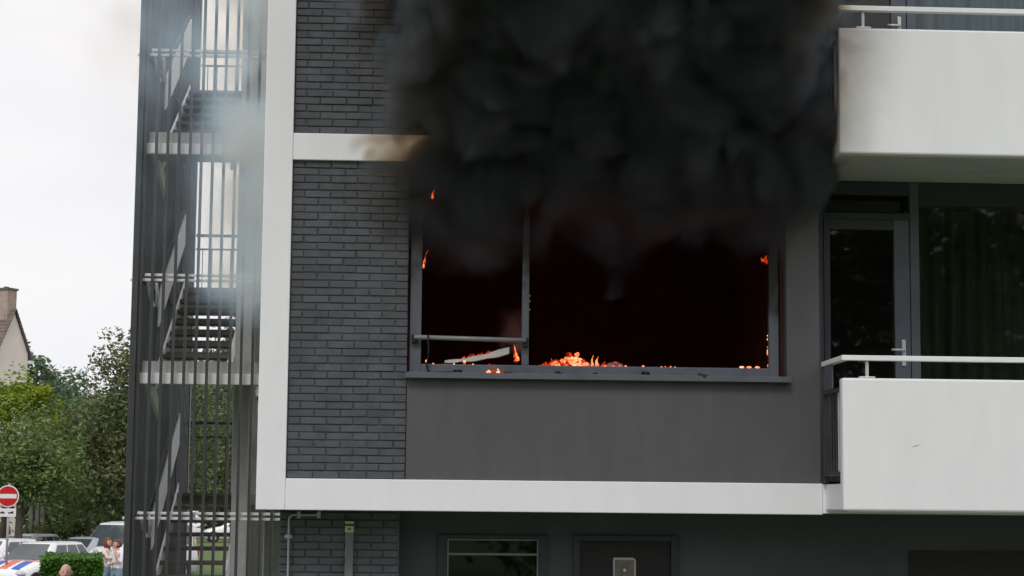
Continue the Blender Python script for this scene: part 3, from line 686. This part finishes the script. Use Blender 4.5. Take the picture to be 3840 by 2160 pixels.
def tree(name, label, base, h, blobs, n, s, lm, seed, bark=None, group=None, tr=.16, cat='tree'):
    rg = random.Random(seed); root = empty(name, base, 0, label, cat, group)
    tb = MB(); tb.tube([(0, 0, -.05), (.05*h*.1, 0, h*.3), (0, .1, h*.6), (.1, 0, h*.85)], [tr, tr*.8, tr*.5, tr*.2], 8)
    cb = MB(); tot = sum(b[3]*b[4]*b[5] for b in blobs)
    for (cx, cy, cz, rx, ry, rz) in blobs:
        tb.tube([(0, 0, h*.35), (cx*.5, cy*.5, (h*.35+cz)*.5), (cx, cy, cz)], [tr*.5, tr*.35, tr*.12], 6)
        m = int(n*rx*ry*rz/tot)
        # light and dark clumps: sub-clusters inside each blob
        k = max(4, m//90)
        for _ in range(k):
            v = Vector((rg.gauss(0, .5), rg.gauss(0, .5), rg.gauss(0, .5)))
            if v.length > .95: v = v.normalized()*.95
            f = rg.uniform(.26, .5)
            leaves(cb, (cx+v.x*rx, cy+v.y*ry, cz+v.z*rz), (rx*f, ry*f, rz*f), m//k, s, rg, .1)
    tb.build('trunk', bark or BARK, root, smooth=True); cb.build('crown', lm, root)
    return root
tree('dark_tree', 'big dark green tree with loose airy top beside the stair tower', (-9.9, 50, 0), 8.3, [(.2, 0, 5.2, 1.9, 2, 2.2), (-1.2, 0, 4.2, 1.7, 1.8, 2.0), (1.6, 0, 5.4, 1.7, 1.6, 2.6), (0, 0, 3.0, 2.6, 2, 1.5), (-.6, 0, 7.0, 1.2, 1, 1.0), (.2, 0, 7.4, 1.5, 1.1, 1.2), (.6, 0, 8.0, 1.2, 1, 1.0), (1.5, 0, 7.9, 1.1, 1, 1.2)], 23000, .19, LDARK, 21)
tree('dark_tree', 'dark green tree below the pale gabled house', (-13.0, 47, 0), 5.8, [(0, 0, 4.0, 1.8, 1.6, 1.6), (-1.2, 0, 4.0, 1.5, 1.5, 1.3), (1.0, .3, 3.9, 1.4, 1.4, 1.4), (0, 0, 3.4, 2, 1.6, .8)], 13000, .18, LMID, 22)
tree('green_tree', 'mid green tree in the gap between house and dark tree', (-12.0, 54, 0), 7, [(0, 0, 4.6, 1.7, 1.6, 1.9), (-1.1, 0, 4.2, 1.4, 1.4, 1.7), (1.0, 0, 4.4, 1.5, 1.4, 1.8), (0, 0, 2.8, 2, 1.6, 1.2)], 12000, .19, LMID, 33)
tree('yellow_tree', 'bright yellow green tree in front of the pale gabled house', (-14.0, 49.5, 0), 7.2, [(0, 0, 6.2, 1.3, 1.1, .85), (.85, 0, 5.9, .8, .8, .8), (-.8, 0, 6.2, 1, .9, .9), (.3, 0, 5.5, 1.4, 1, .8)], 7000, .17, LYEL, 23)
tree('garden_tree', 'tall green tree seen through the stair tower openings', (-16.6, 124, 0), 12, [(0, 0, 8, 3, 3, 3.6), (-2, 0, 6, 2.4, 2.4, 3), (2.2, 0, 7, 2.4, 2.4, 3.4), (0, 0, 4, 3.4, 3, 2.2)], 6000, .38, LMID, 24)
tree('garden_tree', 'bushy green tree behind the lower flight of the stair tower', (-11.8, 121, 0), 10, [(0, 0, 7, 2.5, 2.5, 3), (-1.2, 0, 5, 2.4, 2, 2.6), (1.4, 0, 5.4, 2.2, 2.4, 2.6)], 4500, .38, LDARK, 25)
tree('garden_tree', 'rounded green tree behind the parked van by the tower', (-21.2, 126, 0), 11, [(0, 0, 7, 2.8, 2.5, 3), (-1.6, 0, 5, 2.4, 2, 2.6), (1.4, 0, 5.4, 2.2, 2.4, 2.6)], 4500, .38, LDARK, 31)
for i, (x, y, hh, lb) in enumerate(((4, -41, 16, 'tall street tree mirrored in the balcony door'), (10.5, -43, 17, 'tall street tree mirrored in the loggia window'), (17, -42, 16, 'wide street tree mirrored at the edge of the loggia window'))):
    tree('street_tree', lb, (x, y, 0), hh, [(0, 0, hh*.6, 3.6, 3, hh*.3), (-1.8, 0, hh*.5, 2.6, 2.4, hh*.28), (1.9, 0, hh*.5, 2.6, 2.4, hh*.28), (0, 0, hh*.28, 3.4, 2.6, hh*.2)], 9000, .5, LDARK, 80+i, group='street trees opposite the building')
for i, (x, lb, hh) in enumerate(((-14.6, 'low olive shrub behind the police car', 2.4), (-12.9, 'olive shrub with loose top behind the grey hatchback', 2.6), (-11.2, 'olive shrub left of the parked van', 2.5), (-9.7, 'olive shrub behind the hugging couple', 2.7))):
    tree('shrub', lb, (x, 51.6, 0), hh, [(0, 0, 1.25, 1.1, .8, .85), (.5, 0, 1.0, .9, .8, .8), (-.5, 0, 1.1, .9, .8, .8)], 1800, .16, LOLV, 60+i, group='shrubs behind the parked cars', tr=.05, cat='shrub')
# far wood, one mass on the horizon
fw = MB(); rg = random.Random(3)
for i in range(13):
    x = -46+i*4.0+rg.uniform(-1, 1); hh = 13.6+2.4*math.sin(i*.9)+rg.uniform(-1, 1.2)
    leaves(fw, (x, 135+rg.uniform(-4, 4), hh*.55), (4.4, 3.5, hh*.52), 9000, .5, rg, .5)
for i in range(16): leaves(fw, (-46+i*3.3, 131, 2.6), (3, 2, 3.2), 2500, .5, rg, .0)
tag(fw.build('far_wood', LFAR), 'soft green line of far off trees beside the gabled house', 'trees', kind='stuff')
tb_ = MB(); rg = random.Random(4)
for i in range(22):
    x = -64+i*6.2; hh = rg.uniform(13, 16.5)
    leaves(tb_, (x, -52+rg.uniform(-2, 2), hh*.5), (4.6, 3.5, hh*.5), 1500, .95, rg, .2)
tag(tb_.build('tree_belt', LDARK), 'belt of dark green trees across the street facing the building', 'trees', kind='stuff')
# fence posts under the trees
for i, (x, lb) in enumerate(((-15.31, 'first white capped post from the no entry sign'), (-14.9, 'second white capped post from the no entry sign'), (-14.66, 'third white capped post from the no entry sign'), (-14.46, 'fourth white capped post from the no entry sign'))):
    f = empty('fence_post', (x*.927, 53, 0), 0, lb, 'post', 'white capped posts under the trees')
    MB().box(-.07, .07, -.07, .07, 0, 2.6).build('shaft', BARKP, f); MB().prism([(-.09, 2.6), (.09, 2.6), (.08, 2.68), (0, 2.72), (-.08, 2.68)], 'y', -.09, .09).build('cap', WHITE, f)
# hedge
hd = empty('hedge', (-7.78, 28, 0), 0, 'clipped bright green hedge in front of the police car', 'hedge')
hd.rotation_euler.z = R(9.8)
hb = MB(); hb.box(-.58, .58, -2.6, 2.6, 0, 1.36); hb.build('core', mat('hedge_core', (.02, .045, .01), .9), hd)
hl = MB(); hr = random.Random(8)
for _ in range(15000):
    x, y, z = hr.uniform(-.63, .63), hr.uniform(-2.65, 2.65), hr.uniform(.5, 1.46)
    f = hr.random()
    if f < .45: z = 1.36+hr.gauss(0, .035)
    elif f < .8: y = -2.62+hr.gauss(0, .03)
    else: x = hr.choice((-.6, .6))+hr.gauss(0, .03)
    a = Vector((hr.gauss(0, 1), hr.gauss(0, 1), hr.gauss(0, .5))).normalized(); b = a.cross(Vector((hr.gauss(0, 1), hr.gauss(0, 1), hr.gauss(0, 1)))).normalized(); s = hr.uniform(.03, .06); q = Vector((x, y, z))
    hl.add([q-a*s, q+b*s*.5, q+a*s, q-b*s*.5], [(0, 1, 2, 3)])
hl.build('foliage', LHEDGE, hd)

# ------------------------------------------------------------------ gabled house far left
hs = empty('gabled_house', (-16.2, 60, 0), R(-27), 'pale gabled house with brown tiled roof and brick chimney', 'house')
HW = mat('house_render', (.82, .74, .69), .85, .06, 1.5); ROOF = mat('roof_tile', (.17, .135, .115), .85, .25, 3, .4, 12); HBR = mat('chimney_brick', (.4, .31, .27), .85, .25, 5, .4, 25)
# local: gable faces +x, ridge runs along -x
gw = .95
MB().prism([(-gw, 0), (gw, 0), (gw, 8.45), (0, 10.1), (-gw, 8.45)], 'x', -9, 0).build('wall', HW, hs)
rf = empty('roof'); rf.parent = hs
for s in (-1, 1):
    nrow = 14
    for i in range(nrow):
        t0, t1 = i/nrow, (i+1)/nrow
        ya, yb = s*(gw+.18)*(1-t0), s*(gw+.18)*(1-t1); za, zb = 8.2+1.96*t0, 8.2+1.96*t1
        MB().add([(-9.2, ya, za), (.12, ya, za), (.12, yb, zb), (-9.2, yb, zb), (-9.2, ya, za+.09), (.12, ya, za+.09), (.12, yb, zb+.05), (-9.2, yb, zb+.05)], [(0, 1, 2, 3), (4, 5, 6, 7), (0, 1, 5, 4), (1, 2, 6, 5), (2, 3, 7, 6), (3, 0, 4, 7)]).build('tile_row', ROOF, rf)
ch = MB(); ch.box(-.72, -.12, -.27, .27, 9.3, 10.95); cho = ch.build('chimney', HBR, hs); MB().box(-.77, -.07, -.32, .32, 10.95, 11.03).build('cap', CONCD, cho); MB().box(-.5, -.36, -.08, .08, 11.03, 11.1).build('pot', CONCD, cho)
MB().box(.0, .1, gw+.02, gw+.28, 8.08, 8.2).build('gutter_end', WHITE, hs)
wn = MB().box(.001, .05, .4, .8, 6.5, 7.3).build('window', WHITE, hs); MB().box(.051, .06, .46, .74, 6.57, 7.23).build('pane', mat('far_pane', (.05, .06, .07), .2), wn)

# ------------------------------------------------------------------ no entry sign
sg = empty('no_entry_sign', (-11.42, 38, 0), 0, 'round red no entry sign on a grey pole with white plate', 'traffic sign')
SRED = mat('sign_red', (.55, .012, .015), .4, .06); SWH = mat('sign_white', (.8, .78, .78), .4, .05); SGR = mat('sign_pole', (.35, .35, .35), .5, .1, metal=.4)
def disc(r, y0, y1, zc): return MB().prism([(r*math.cos(2*math.pi*i/32), zc+r*math.sin(2*math.pi*i/32)) for i in range(32)], 'y', y0, y1)
disc(.305, -.05, -.03, 2.77).build('rim', SWH, sg); disc(.275, -.056, -.0505, 2.77).build('disc', SRED, sg)
MB().box(-.24, .24, -.062, -.0565, 2.71, 2.83).build('bar', SWH, sg)
MB().tube([(.02, 0, 0), (.02, 0, 3.12)], .035, 10).build('pole', SGR, sg, smooth=True)
pl = MB().box(-.28, .24, -.05, -.036, 2.2, 2.43).build('plate', SWH, sg, bevel=.004)
# print on the plate: two vehicle pictograms and a short line of text strokes
pm = MB(); pm.box(-.2, -.06, -.053, -.0505, 2.29, 2.32); pm.box(-.17, -.1, -.053, -.0505, 2.3205, 2.345); pm.box(.02, .17, -.053, -.0505, 2.29, 2.325); pm.box(.1, .17, -.053, -.0505, 2.3255, 2.35)
pm.build('pictogram', BLACK, pl)

# ------------------------------------------------------------------ cars
CARW = mat('car_white', (.78, .79, .8), .25, .03, 2, spec=.6); CARS = mat('car_silver', (.4, .42, .44), .25, .05, 2, spec=.6); CARD = mat('car_dark', (.03, .035, .04), .25, .1, 2, spec=.6)
TYRE = mat('tyre', (.02, .02, .02), .9); RIM = mat('rim', (.4, .41, .42), .35, .05); LAMP = mat('head_lamp', (.55, .58, .6), .15, .05, spec=.8); TAIL = mat('tail_lamp', (.35, .01, .01), .3)
PBLUE = mat('police_blue', (.02, .12, .5), .4, .06); PRED = mat('police_orange', (.75, .16, .1), .4, .06); PLATE = mat('plate_yellow', (.7, .5, .04), .5); INT = mat('car_interior', (.03, .03, .03), .9)
HATCH = dict(st=[(1.95, .5, .34, .56), (1.9, .7, .24, .64), (1.66, .81, .19, .78), (1.2, .85, .17, .9), (.82, .855, .17, .97), (0, .86, .17, .96), (-1.2, .855, .17, .98), (-1.72, .83, .2, 1.0), (-1.9, .77, .3, .96)],
             gh=((.86, .74, .96), (-1.82, .7, 1.0), (.12, .57, 1.46), (-1.4, .55, 1.46), 1.5), wx=(1.26, -1.25), wr=.3)
VAN = dict(st=[(2.3, .6, .36, .75), (2.25, .82, .26, .9), (2.0, .93, .22, 1.05), (1.75, .96, .2, 1.15), (1.3, .97, .2, 1.2), (0, .97, .2, 1.2), (-1.6, .97, .2, 1.2), (-2.2, .95, .24, 1.2), (-2.3, .9, .34, 1.15)],
           gh=((1.75, .85, 1.14), (-2.26, .88, 1.14), (1.0, .76, 1.93), (-2.12, .8, 1.95), 2.0), wx=(1.45, -1.35), wr=.33)
def car(name, label, loc, heading, paint, spec, police=False, glassm=None):
    e = empty(name, loc, heading, label, 'car' if spec is HATCH else 'van')
    st = spec['st']; mb = MB(); rings = []
    def sec(x, w, zl, zt):
        half = [(w*.8, zl), (w*.97, zl+.1), (w, zl+(zt-zl)*.45), (w*.985, zt-.16), (w*.93, zt-.04), (w*.75, zt+.005), (w*.4, zt+.03), (0, zt+.035)]
        pts = [(x, a, b) for a, b in half]+[(x, -a, b) for a, b in reversed(half[:-1])]
        return pts
    for s in st: rings.append(sec(*s))
    n = len(rings[0]); vs = [p for r_ in rings for p in r_]; fs = []
    for i in range(len(rings)-1):
        for k in range(n): fs.append((i*n+k, i*n+(k+1) % n, (i+1)*n+(k+1) % n, (i+1)*n+k))
    fs += [tuple(range(n)), tuple((len(rings)-1)*n+k for k in reversed(range(n)))]
    mb.add(vs, fs); mb.build('body', paint, e, smooth=True)
    (fx, fw_, fz), (bx, bw, bz), (tx, tw_, tz), (ux, uw, uz), rz = spec['gh']
    g = MB(); P = {}
    lo = [Vector((fx, -fw_*.9, fz)), Vector((fx, fw_*.9, fz)), Vector((fx-.35, fw_, fz)), Vector((bx+.2, bw, bz)), Vector((bx, bw*.85, bz)), Vector((bx, -bw*.85, bz)), Vector((bx+.2, -bw, bz)), Vector((fx-.35, -fw_, fz))]
    hi = [Vector((tx, -tw_*.86, tz)), Vector((tx, tw_*.86, tz)), Vector((tx-.14, tw_, tz-.01)), Vector((ux+.12, uw, uz-.01)), Vector((ux, uw*.85, uz)), Vector((ux, -uw*.85, uz)), Vector((ux+.12, -uw, uz-.01)), Vector((tx-.14, -tw_, tz-.01))]
    md = [a.lerp(b, .5)+Vector((0, .03*(1 if a.y > 0 else -1), .0)) for a, b in zip(lo, hi)]
    top = [Vector((h.x*.8+(tx+ux)*.1, h.y*.7, rz-.012)) for h in hi]
    vs = lo+md+hi+top; fs = []
    for r_ in range(3):
        for k in range(8): fs.append((r_*8+k, r_*8+(k+1) % 8, (r_+1)*8+(k+1) % 8, (r_+1)*8+k))
    fs.append(tuple(24+k for k in range(8)))
    g.add(vs, fs).build('cabin', paint, e, smooth=False, bevel=.02)
    gm = glassm or mat('car_window_sky', (.06, .075, .082), .06, .2, 2, spec=.9)  # sky reflection is put into the base colour of the panes
    def pane(nm, a, b, u0, u1, v0, v1, out):
        q = MB(); vs = []; nu, nv = 5, 4
        for j in range(nv+1):
            v = v0+(v1-v0)*j/nv
            for i in range(nu+1):
                u = u0+(u1-u0)*i/nu
                def col(i0): return lo[i0].lerp(md[i0], v*2) if v < .5 else md[i0].lerp(hi[i0], v*2-1)
                vs.append(col(a).lerp(col(b), u)+out*.014)
        q.add(vs, [(j*(nu+1)+i, j*(nu+1)+i+1, (j+1)*(nu+1)+i+1, (j+1)*(nu+1)+i) for j in range(nv) for i in range(nu)]).build(nm, gm, e, smooth=True)
    pane('windscreen', 0, 1, .02, .98, .08, .93, Vector((.8, 0, .6))); pane('rear_window', 4, 5, .06, .94, .2, .88, Vector((-.8, 0, .5)))
    for s, (a, b) in ((1, (2, 3)), (-1, (6, 7))):
        for u0, u1 in (((.03, .36), (.4, .7), (.74, .96)) if spec is HATCH else ((.03, .3), (.34, .62), (.66, .96))):
            if s < 0: u0, u1 = 1-u1, 1-u0
            pane('side_window', a, b, u0, u1, .12, .9, Vector((0, s, .2)))
    for s in (1, -1):
        f = st[2]
        MB().ell((f[0]+.08, s*f[1]*.8, f[3]-.13), (.16, .15, .1), 12, 8).build('headlight', LAMP, e, smooth=True)
        MB().box(bx-.06, bx+.05, s*bw*.98-.07, s*bw*.98+.07, bz-.28, bz-.02).build('tail_light', TAIL, e, bevel=.02)
        MB().ell((fx-.3, s*(fw_+.2), fz+.1), (.07, .11, .075), 10, 6).build('mirror', paint, e, smooth=True)
        for x in spec['wx']:
            wr = spec['wr']; yy = s*st[4][1]
            wo_ = MB().tube([(x, yy-s*.2, wr), (x, yy+s*.012, wr)], wr, 20).build('wheel', TYRE, e); MB().tube([(x, yy-s*.01, wr), (x, yy+s*.02, wr)], wr*.62, 16).build('hub', RIM, wo_)
            MB().tube([(x, yy-s*.25, wr+.03), (x, yy+s*.004, wr+.03)], wr+.07, 20).build('wheel_arch', INT, e)
    f = st[1]; f0 = st[0]
    MB().box(f0[0]-.05, f0[0]+.02, -.45, .45, f0[2]+.0, f0[2]+.12).build('grille', INT, e, bevel=.02)
    MB().box(f0[0]-.02, f0[0]+.012, -.33, .33, f0[3]-.04, f0[3]+.0).build('upper_grille', INT, e, bevel=.01)
    MB().box(f0[0]+.015, f0[0]+.028, -.26, .26, f0[2]+.01, f0[2]+.11).build('number_plate', PLATE, e)
    if police:
        def hz(x, y):
            for i in range(len(st)-1):
                if st[i][0] >= x >= st[i+1][0]:
                    t = (st[i][0]-x)/(st[i][0]-st[i+1][0]); w_ = st[i][1]+(st[i+1][1]-st[i][1])*t; zt = st[i][3]+(st[i+1][3]-st[i][3])*t
                    k = abs(y)/w_; return zt+(.035-.005*k/.4 if k < .4 else .03-.025*(k-.4)/.35 if k < .75 else .005-.05*(k-.75)/.18)+.008
            return .9
        XA = st[4][0]+.04; XB = st[2][0]+.06
        def stripe(nm, m, y0, y1, skew, x0=None, x1=None):
            x0 = XA if x0 is None else x0; x1 = XB if x1 is None else x1
            q = MB(); vs = []
            for i in range(9):
                x = x0+(x1-x0)*i/8
                for j in range(5): y = y0+(y1-y0)*j/4+skew*(x-x0); vs.append((x, y, hz(x, y)))
            q.add(vs, [(5*i+j, 5*i+j+1, 5*i+j+6, 5*i+j+5) for i in range(8) for j in range(4)]).build(nm, m, e)
        stripe('bonnet_stripe', PBLUE, -.64, -.3, .08, XA+.12); stripe('bonnet_stripe', PRED, -.16, .12, .08, XA+.12); stripe('bonnet_stripe', PBLUE, .26, .52, .08, XA+.12)
        stripe('bonnet_edge_stripe', PRED, -.66, .66, 0, XA-.03, XA+.05)
        for s in (1, -1):
            MB().prism([(-.9, .5), (-.3, .5), (-.05, .8), (-.65, .8)], 'y', s*.86, s*.868).build('side_stripe', PBLUE, e); MB().prism([(-.2, .5), (.3, .5), (.55, .8), (.05, .8)], 'y', s*.86, s*.868).build('side_stripe', PRED, e)
    return e
H = lambda d: R(-90-d)
car('police_car', 'white police car with blue and orange bonnet stripes behind the hedge', (-10.75, 39.2, 0), H(24), CARW, HATCH, True)
car('parked_car', 'white car at the picture edge behind the sign pole', (-12.75, 42.4, 0), H(26), CARW, HATCH)
car('parked_car', 'silver hatchback with dark windows behind the police car', (-10.75, 46.4, 0), H(30), CARS, HATCH)
car('police_car', 'far white police car with striped bonnet behind the sign pole', (-13.5, 50.2, 0), H(22), CARW, HATCH, True)
car('parked_van', 'pale van behind the hugging couple', (-9.25, 47.3, 0), H(28), CARW, VAN)
car('parked_van', 'white van seen through the steps of the stair tower', (-16.2, 106, 0), H(75), CARW, VAN)
car('parked_car', 'white car seen through the steps of the stair tower', (-11.9, 107, 0), H(80), CARW, HATCH)

# ------------------------------------------------------------------ people
SKIN = mat('skin', (.62, .37, .29), .55, .08, 10); HAIRR = mat('red_hair', (.2, .05, .02), .6, .3, 30); HAIRB = mat('auburn_hair', (.16, .055, .03), .6, .3, 30)
SHIRT = mat('white_shirt', (.76, .75, .75), .85, .06, 5); PINK = mat('blush_top', (.72, .58, .54), .85, .08, 5); JEAN = mat('pale_jeans', (.2, .29, .38), .85, .15, 8); NAVY = mat('dark_trousers', (.03, .035, .05), .85); SHOE = mat('shoe', (.05, .05, .05), .6); DARKJ = mat('dark_jacket', (.06, .065, .075), .8); EYE = mat('eye', (.02, .015, .012), .3)
def person(label, loc, rz, top, legs, hair=None, height=1.72, long_hair=False, arms='relaxed', lean=0, group=None, sleeve=.5, head_turn=0, head_tilt=0):
    k = height/1.75; root = empty('person', loc, rz, label, 'person', group)
    J = {}; E_ = []; RAD = {}; KIND = {}
    def j(n, p, r, kd, par=None):
        J[n] = Vector(p)*k; RAD[n] = r*k; KIND[n] = kd
        if par: E_.append((par, n))
    fwd_ = -1                              # faces -y
    j('pelvis', (0, 0, .96), .135, 'leg'); j('belly', (0, .01, 1.1), .13, 'top', 'pelvis'); j('chest', (lean*.3, 0, 1.28), .145, 'top', 'belly'); j('collar', (lean*.5, .01, 1.42), .1, 'top', 'chest'); j('neck', (lean*.6, .0, 1.5), .052, 'skin', 'collar'); j('skull', (lean*.7, -.01, 1.58), .055, 'skin', 'neck')
    for s, nm in ((1, 'l'), (-1, 'r')):
        j('hip'+nm, (s*.09, 0, .9), .105, 'leg', 'pelvis'); j('knee'+nm, (s*.1, -.02, .5), .065, 'leg', 'hip'+nm); j('ankle'+nm, (s*.1, .02, .09), .045, 'leg', 'knee'+nm); j('toe'+nm, (s*.12, -.15, .04), .04, 'shoe', 'ankle'+nm)
        j('sh'+nm, (s*.17+lean*.5, .01, 1.41), .068, 'top', 'collar')
        if arms == 'relaxed': e, w_, h = (s*.23, .03, 1.13), (s*.24, -.06, .9), (s*.235, -.08, .82)
        elif arms == 'hug': e, w_, h = (s*.24, -.16, 1.24), (s*.1, -.34, 1.26), (s*.03, -.38, 1.29)
        else: e, w_, h = ((s*.24, -.1, 1.16), (s*.1, -.17, 1.38), (s*.05, -.15, 1.47)) if s > 0 else ((s*.24, -.05, 1.12), (s*.05, -.2, 1.12), (s*-.04, -.22, 1.14))
        j('elbow'+nm, e, .045, 'top' if sleeve > .4 else 'skin', 'sh'+nm); j('wrist'+nm, w_, .032, 'skin', 'elbow'+nm); j('palm'+nm, h, .036, 'skin', 'wrist'+nm)
        hv = (Vector(h)-Vector(w_)).normalized(); sd_ = Vector((0, 1, 0)) if abs(hv.x) > .6 else Vector((1, 0, 0))
        for f in range(4):
            o_ = sd_*(.024*(f-1.5)); ln = (.062, .075, .07, .055)[f]
            j('f%d%s' % (f, nm), tuple(Vector(h)+hv*.045+o_), .011, 'skin', 'palm'+nm); j('g%d%s' % (f, nm), tuple(Vector(h)+hv*(.045+ln)+o_*1.1+Vector((0, -.015, 0))), .008, 'skin', 'f%d%s' % (f, nm))
        j('th'+nm, tuple(Vector(h)+hv*.03-sd_*.055*s), .011, 'skin', 'palm'+nm)
    names = list(J); me = bpy.data.meshes.new('body'); me.from_pydata([J[n] for n in names], [(names.index(a), names.index(b)) for a, b in E_], [])
    ob = bpy.data.objects.new('tmp', me); COL.objects.link(ob)
    sk = ob.modifiers.new('s', 'SKIN'); sk.use_smooth_shade = True
    for i, n in enumerate(names): r = RAD[n]; me.skin_vertices[0].data[i].radius = (r, r*(.8 if n in ('chest', 'belly', 'pelvis', 'collar') else 1)); me.skin_vertices[0].data[i].use_root = (n == 'pelvis')
    ss = ob.modifiers.new('u', 'SUBSURF'); ss.levels = 2; ss.render_levels = 2
    dg = bpy.context.evaluated_depsgraph_get(); m2 = bpy.data.meshes.new_from_object(ob.evaluated_get(dg)); bpy.data.objects.remove(ob)
    m2.materials.clear()
    for mm in (SKIN, top, legs, SHOE, EYE): m2.materials.append(mm)
    segs = [(J[a], J[b], KIND[b], KIND[a]) for a, b in E_]
    mi = []
    for p in m2.polygons:
        c = p.center; best = None
        for a, b, kb_, ka in segs:
            d = b-a; t = max(0, min(1, (c-a).dot(d)/max(1e-9, d.length_squared))); dist = (c-a-d*t).length
            if best is None or dist < best[0]: best = (dist, (kb_ if t > .5 else ka) if ka != kb_ else kb_)
        mi.append({'skin': 0, 'top': 1, 'leg': 2, 'shoe': 3}[best[1]])
    m2.polygons.foreach_set('material_index', mi); m2.polygons.foreach_set('use_smooth', [True]*len(m2.polygons))
    # head, joined to the body mesh
    bm = bmesh.new(); bm.from_mesh(m2)
    hc = Vector((lean*.75, -.02, 1.64))*k
    rot = Matrix.Rotation(head_tilt, 3, 'X') @ Matrix.Rotation(head_turn, 3, 'Z')
    hm = MB()
    def sculpt(p, q):
        v = Vector((p.x*.077, p.y*.097, p.z*.117))
        if p.y < 0:
            nose = math.exp(-((p.x/.16)**2+((p.z+.12)/.2)**2)); v.y -= .022*nose
            for s in (-1, 1): v.y += .012*math.exp(-(((p.x-s*.42)/.2)**2+((p.z-.08)/.16)**2))
            v.y -= .006*math.exp(-((p.x/.3)**2+((p.z+.5)/.08)**2)); v.y += .006*math.exp(-((p.x/.3)**2+((p.z+.42)/.05)**2))
            if p.z < -.5: v.y -= .012
        if p.z < -.3: v.x *= 1-.35*(-.3-p.z); 
        return v*k
    hm.ell((0, 0, 0), (1, 1, 1), 28, 22, 0, sculpt)
    for s in (-1, 1):
        hm.ell((s*.08*k, .008*k, -.005*k), (.012*k, .022*k, .034*k), 8, 6); hm.ell((s*.031*k, -.083*k, .012*k), (.011*k, .006*k, .006*k), 8, 6, 4)
    hm.ell((0, -.094*k, -.052*k), (.022*k, .005*k, .005*k), 8, 5, 0)
    vs = [bm.verts.new(rot @ Vector(v)+hc) for v in hm.v]
    for f, mi_ in zip(hm.f, hm.m):
        try:
            nf = bm.faces.new([vs[i] for i in f]); nf.smooth = True; nf.material_index = mi_
        except ValueError: pass
    bmesh.ops.recalc_face_normals(bm, faces=bm.faces)
    bm.to_mesh(m2); bm.free(); m2.name = 'body'
    bo = bpy.data.objects.new('body', m2); COL.objects.link(bo); bo.parent = root
    if hair:
        hh = MB(); rg_ = random.Random(int(loc[0]*100) & 255)
        def hs_(p, q):
            v = Vector((p.x*.09, p.y*.112+.008, p.z*.126+.008))
            if p.y < -.25 and p.z < .45: v = Vector((p.x*.07, p.y*.07, p.z*.1))
            if p.z < -.1: v.z = (-.0126-.105*(-p.z) if not long_hair else -.0126-.24*(-p.z)); v.x *= 1.0 if long_hair else .86
            v += Vector((rg_.gauss(0, .003), rg_.gauss(0, .003), rg_.gauss(0, .003)))
            return (rot @ (v*k))+hc
        hh.ell((0, 0, 0), (1, 1, 1), 26, 18, 0, hs_); hh.build('hair', hair, root, smooth=True)
    return root
person('red haired person in a blush top leaning into the other of the couple', (-7.86, 33.2, 0), R(70), PINK, JEAN, HAIRR, 1.74, True, 'hug', head_turn=R(-10), group='couple beside the stair tower')
person('auburn haired person in a white shirt with a hand raised to the mouth', (-7.56, 32.9, 0), R(-35), SHIRT, JEAN, HAIRB, 1.7, False, 'mouth', head_turn=R(-20), group='couple beside the stair tower')
person('bald older man whose head shows at the bottom edge below the hedge', (-4.99, 12.0, 0), R(8), DARKJ, NAVY, None, 1.80, arms='relaxed')
person('person in a pinkish top behind the steps of the stair tower', (-9.0, 60, 0), R(20), PINK, NAVY, HAIRB, 1.74, True)
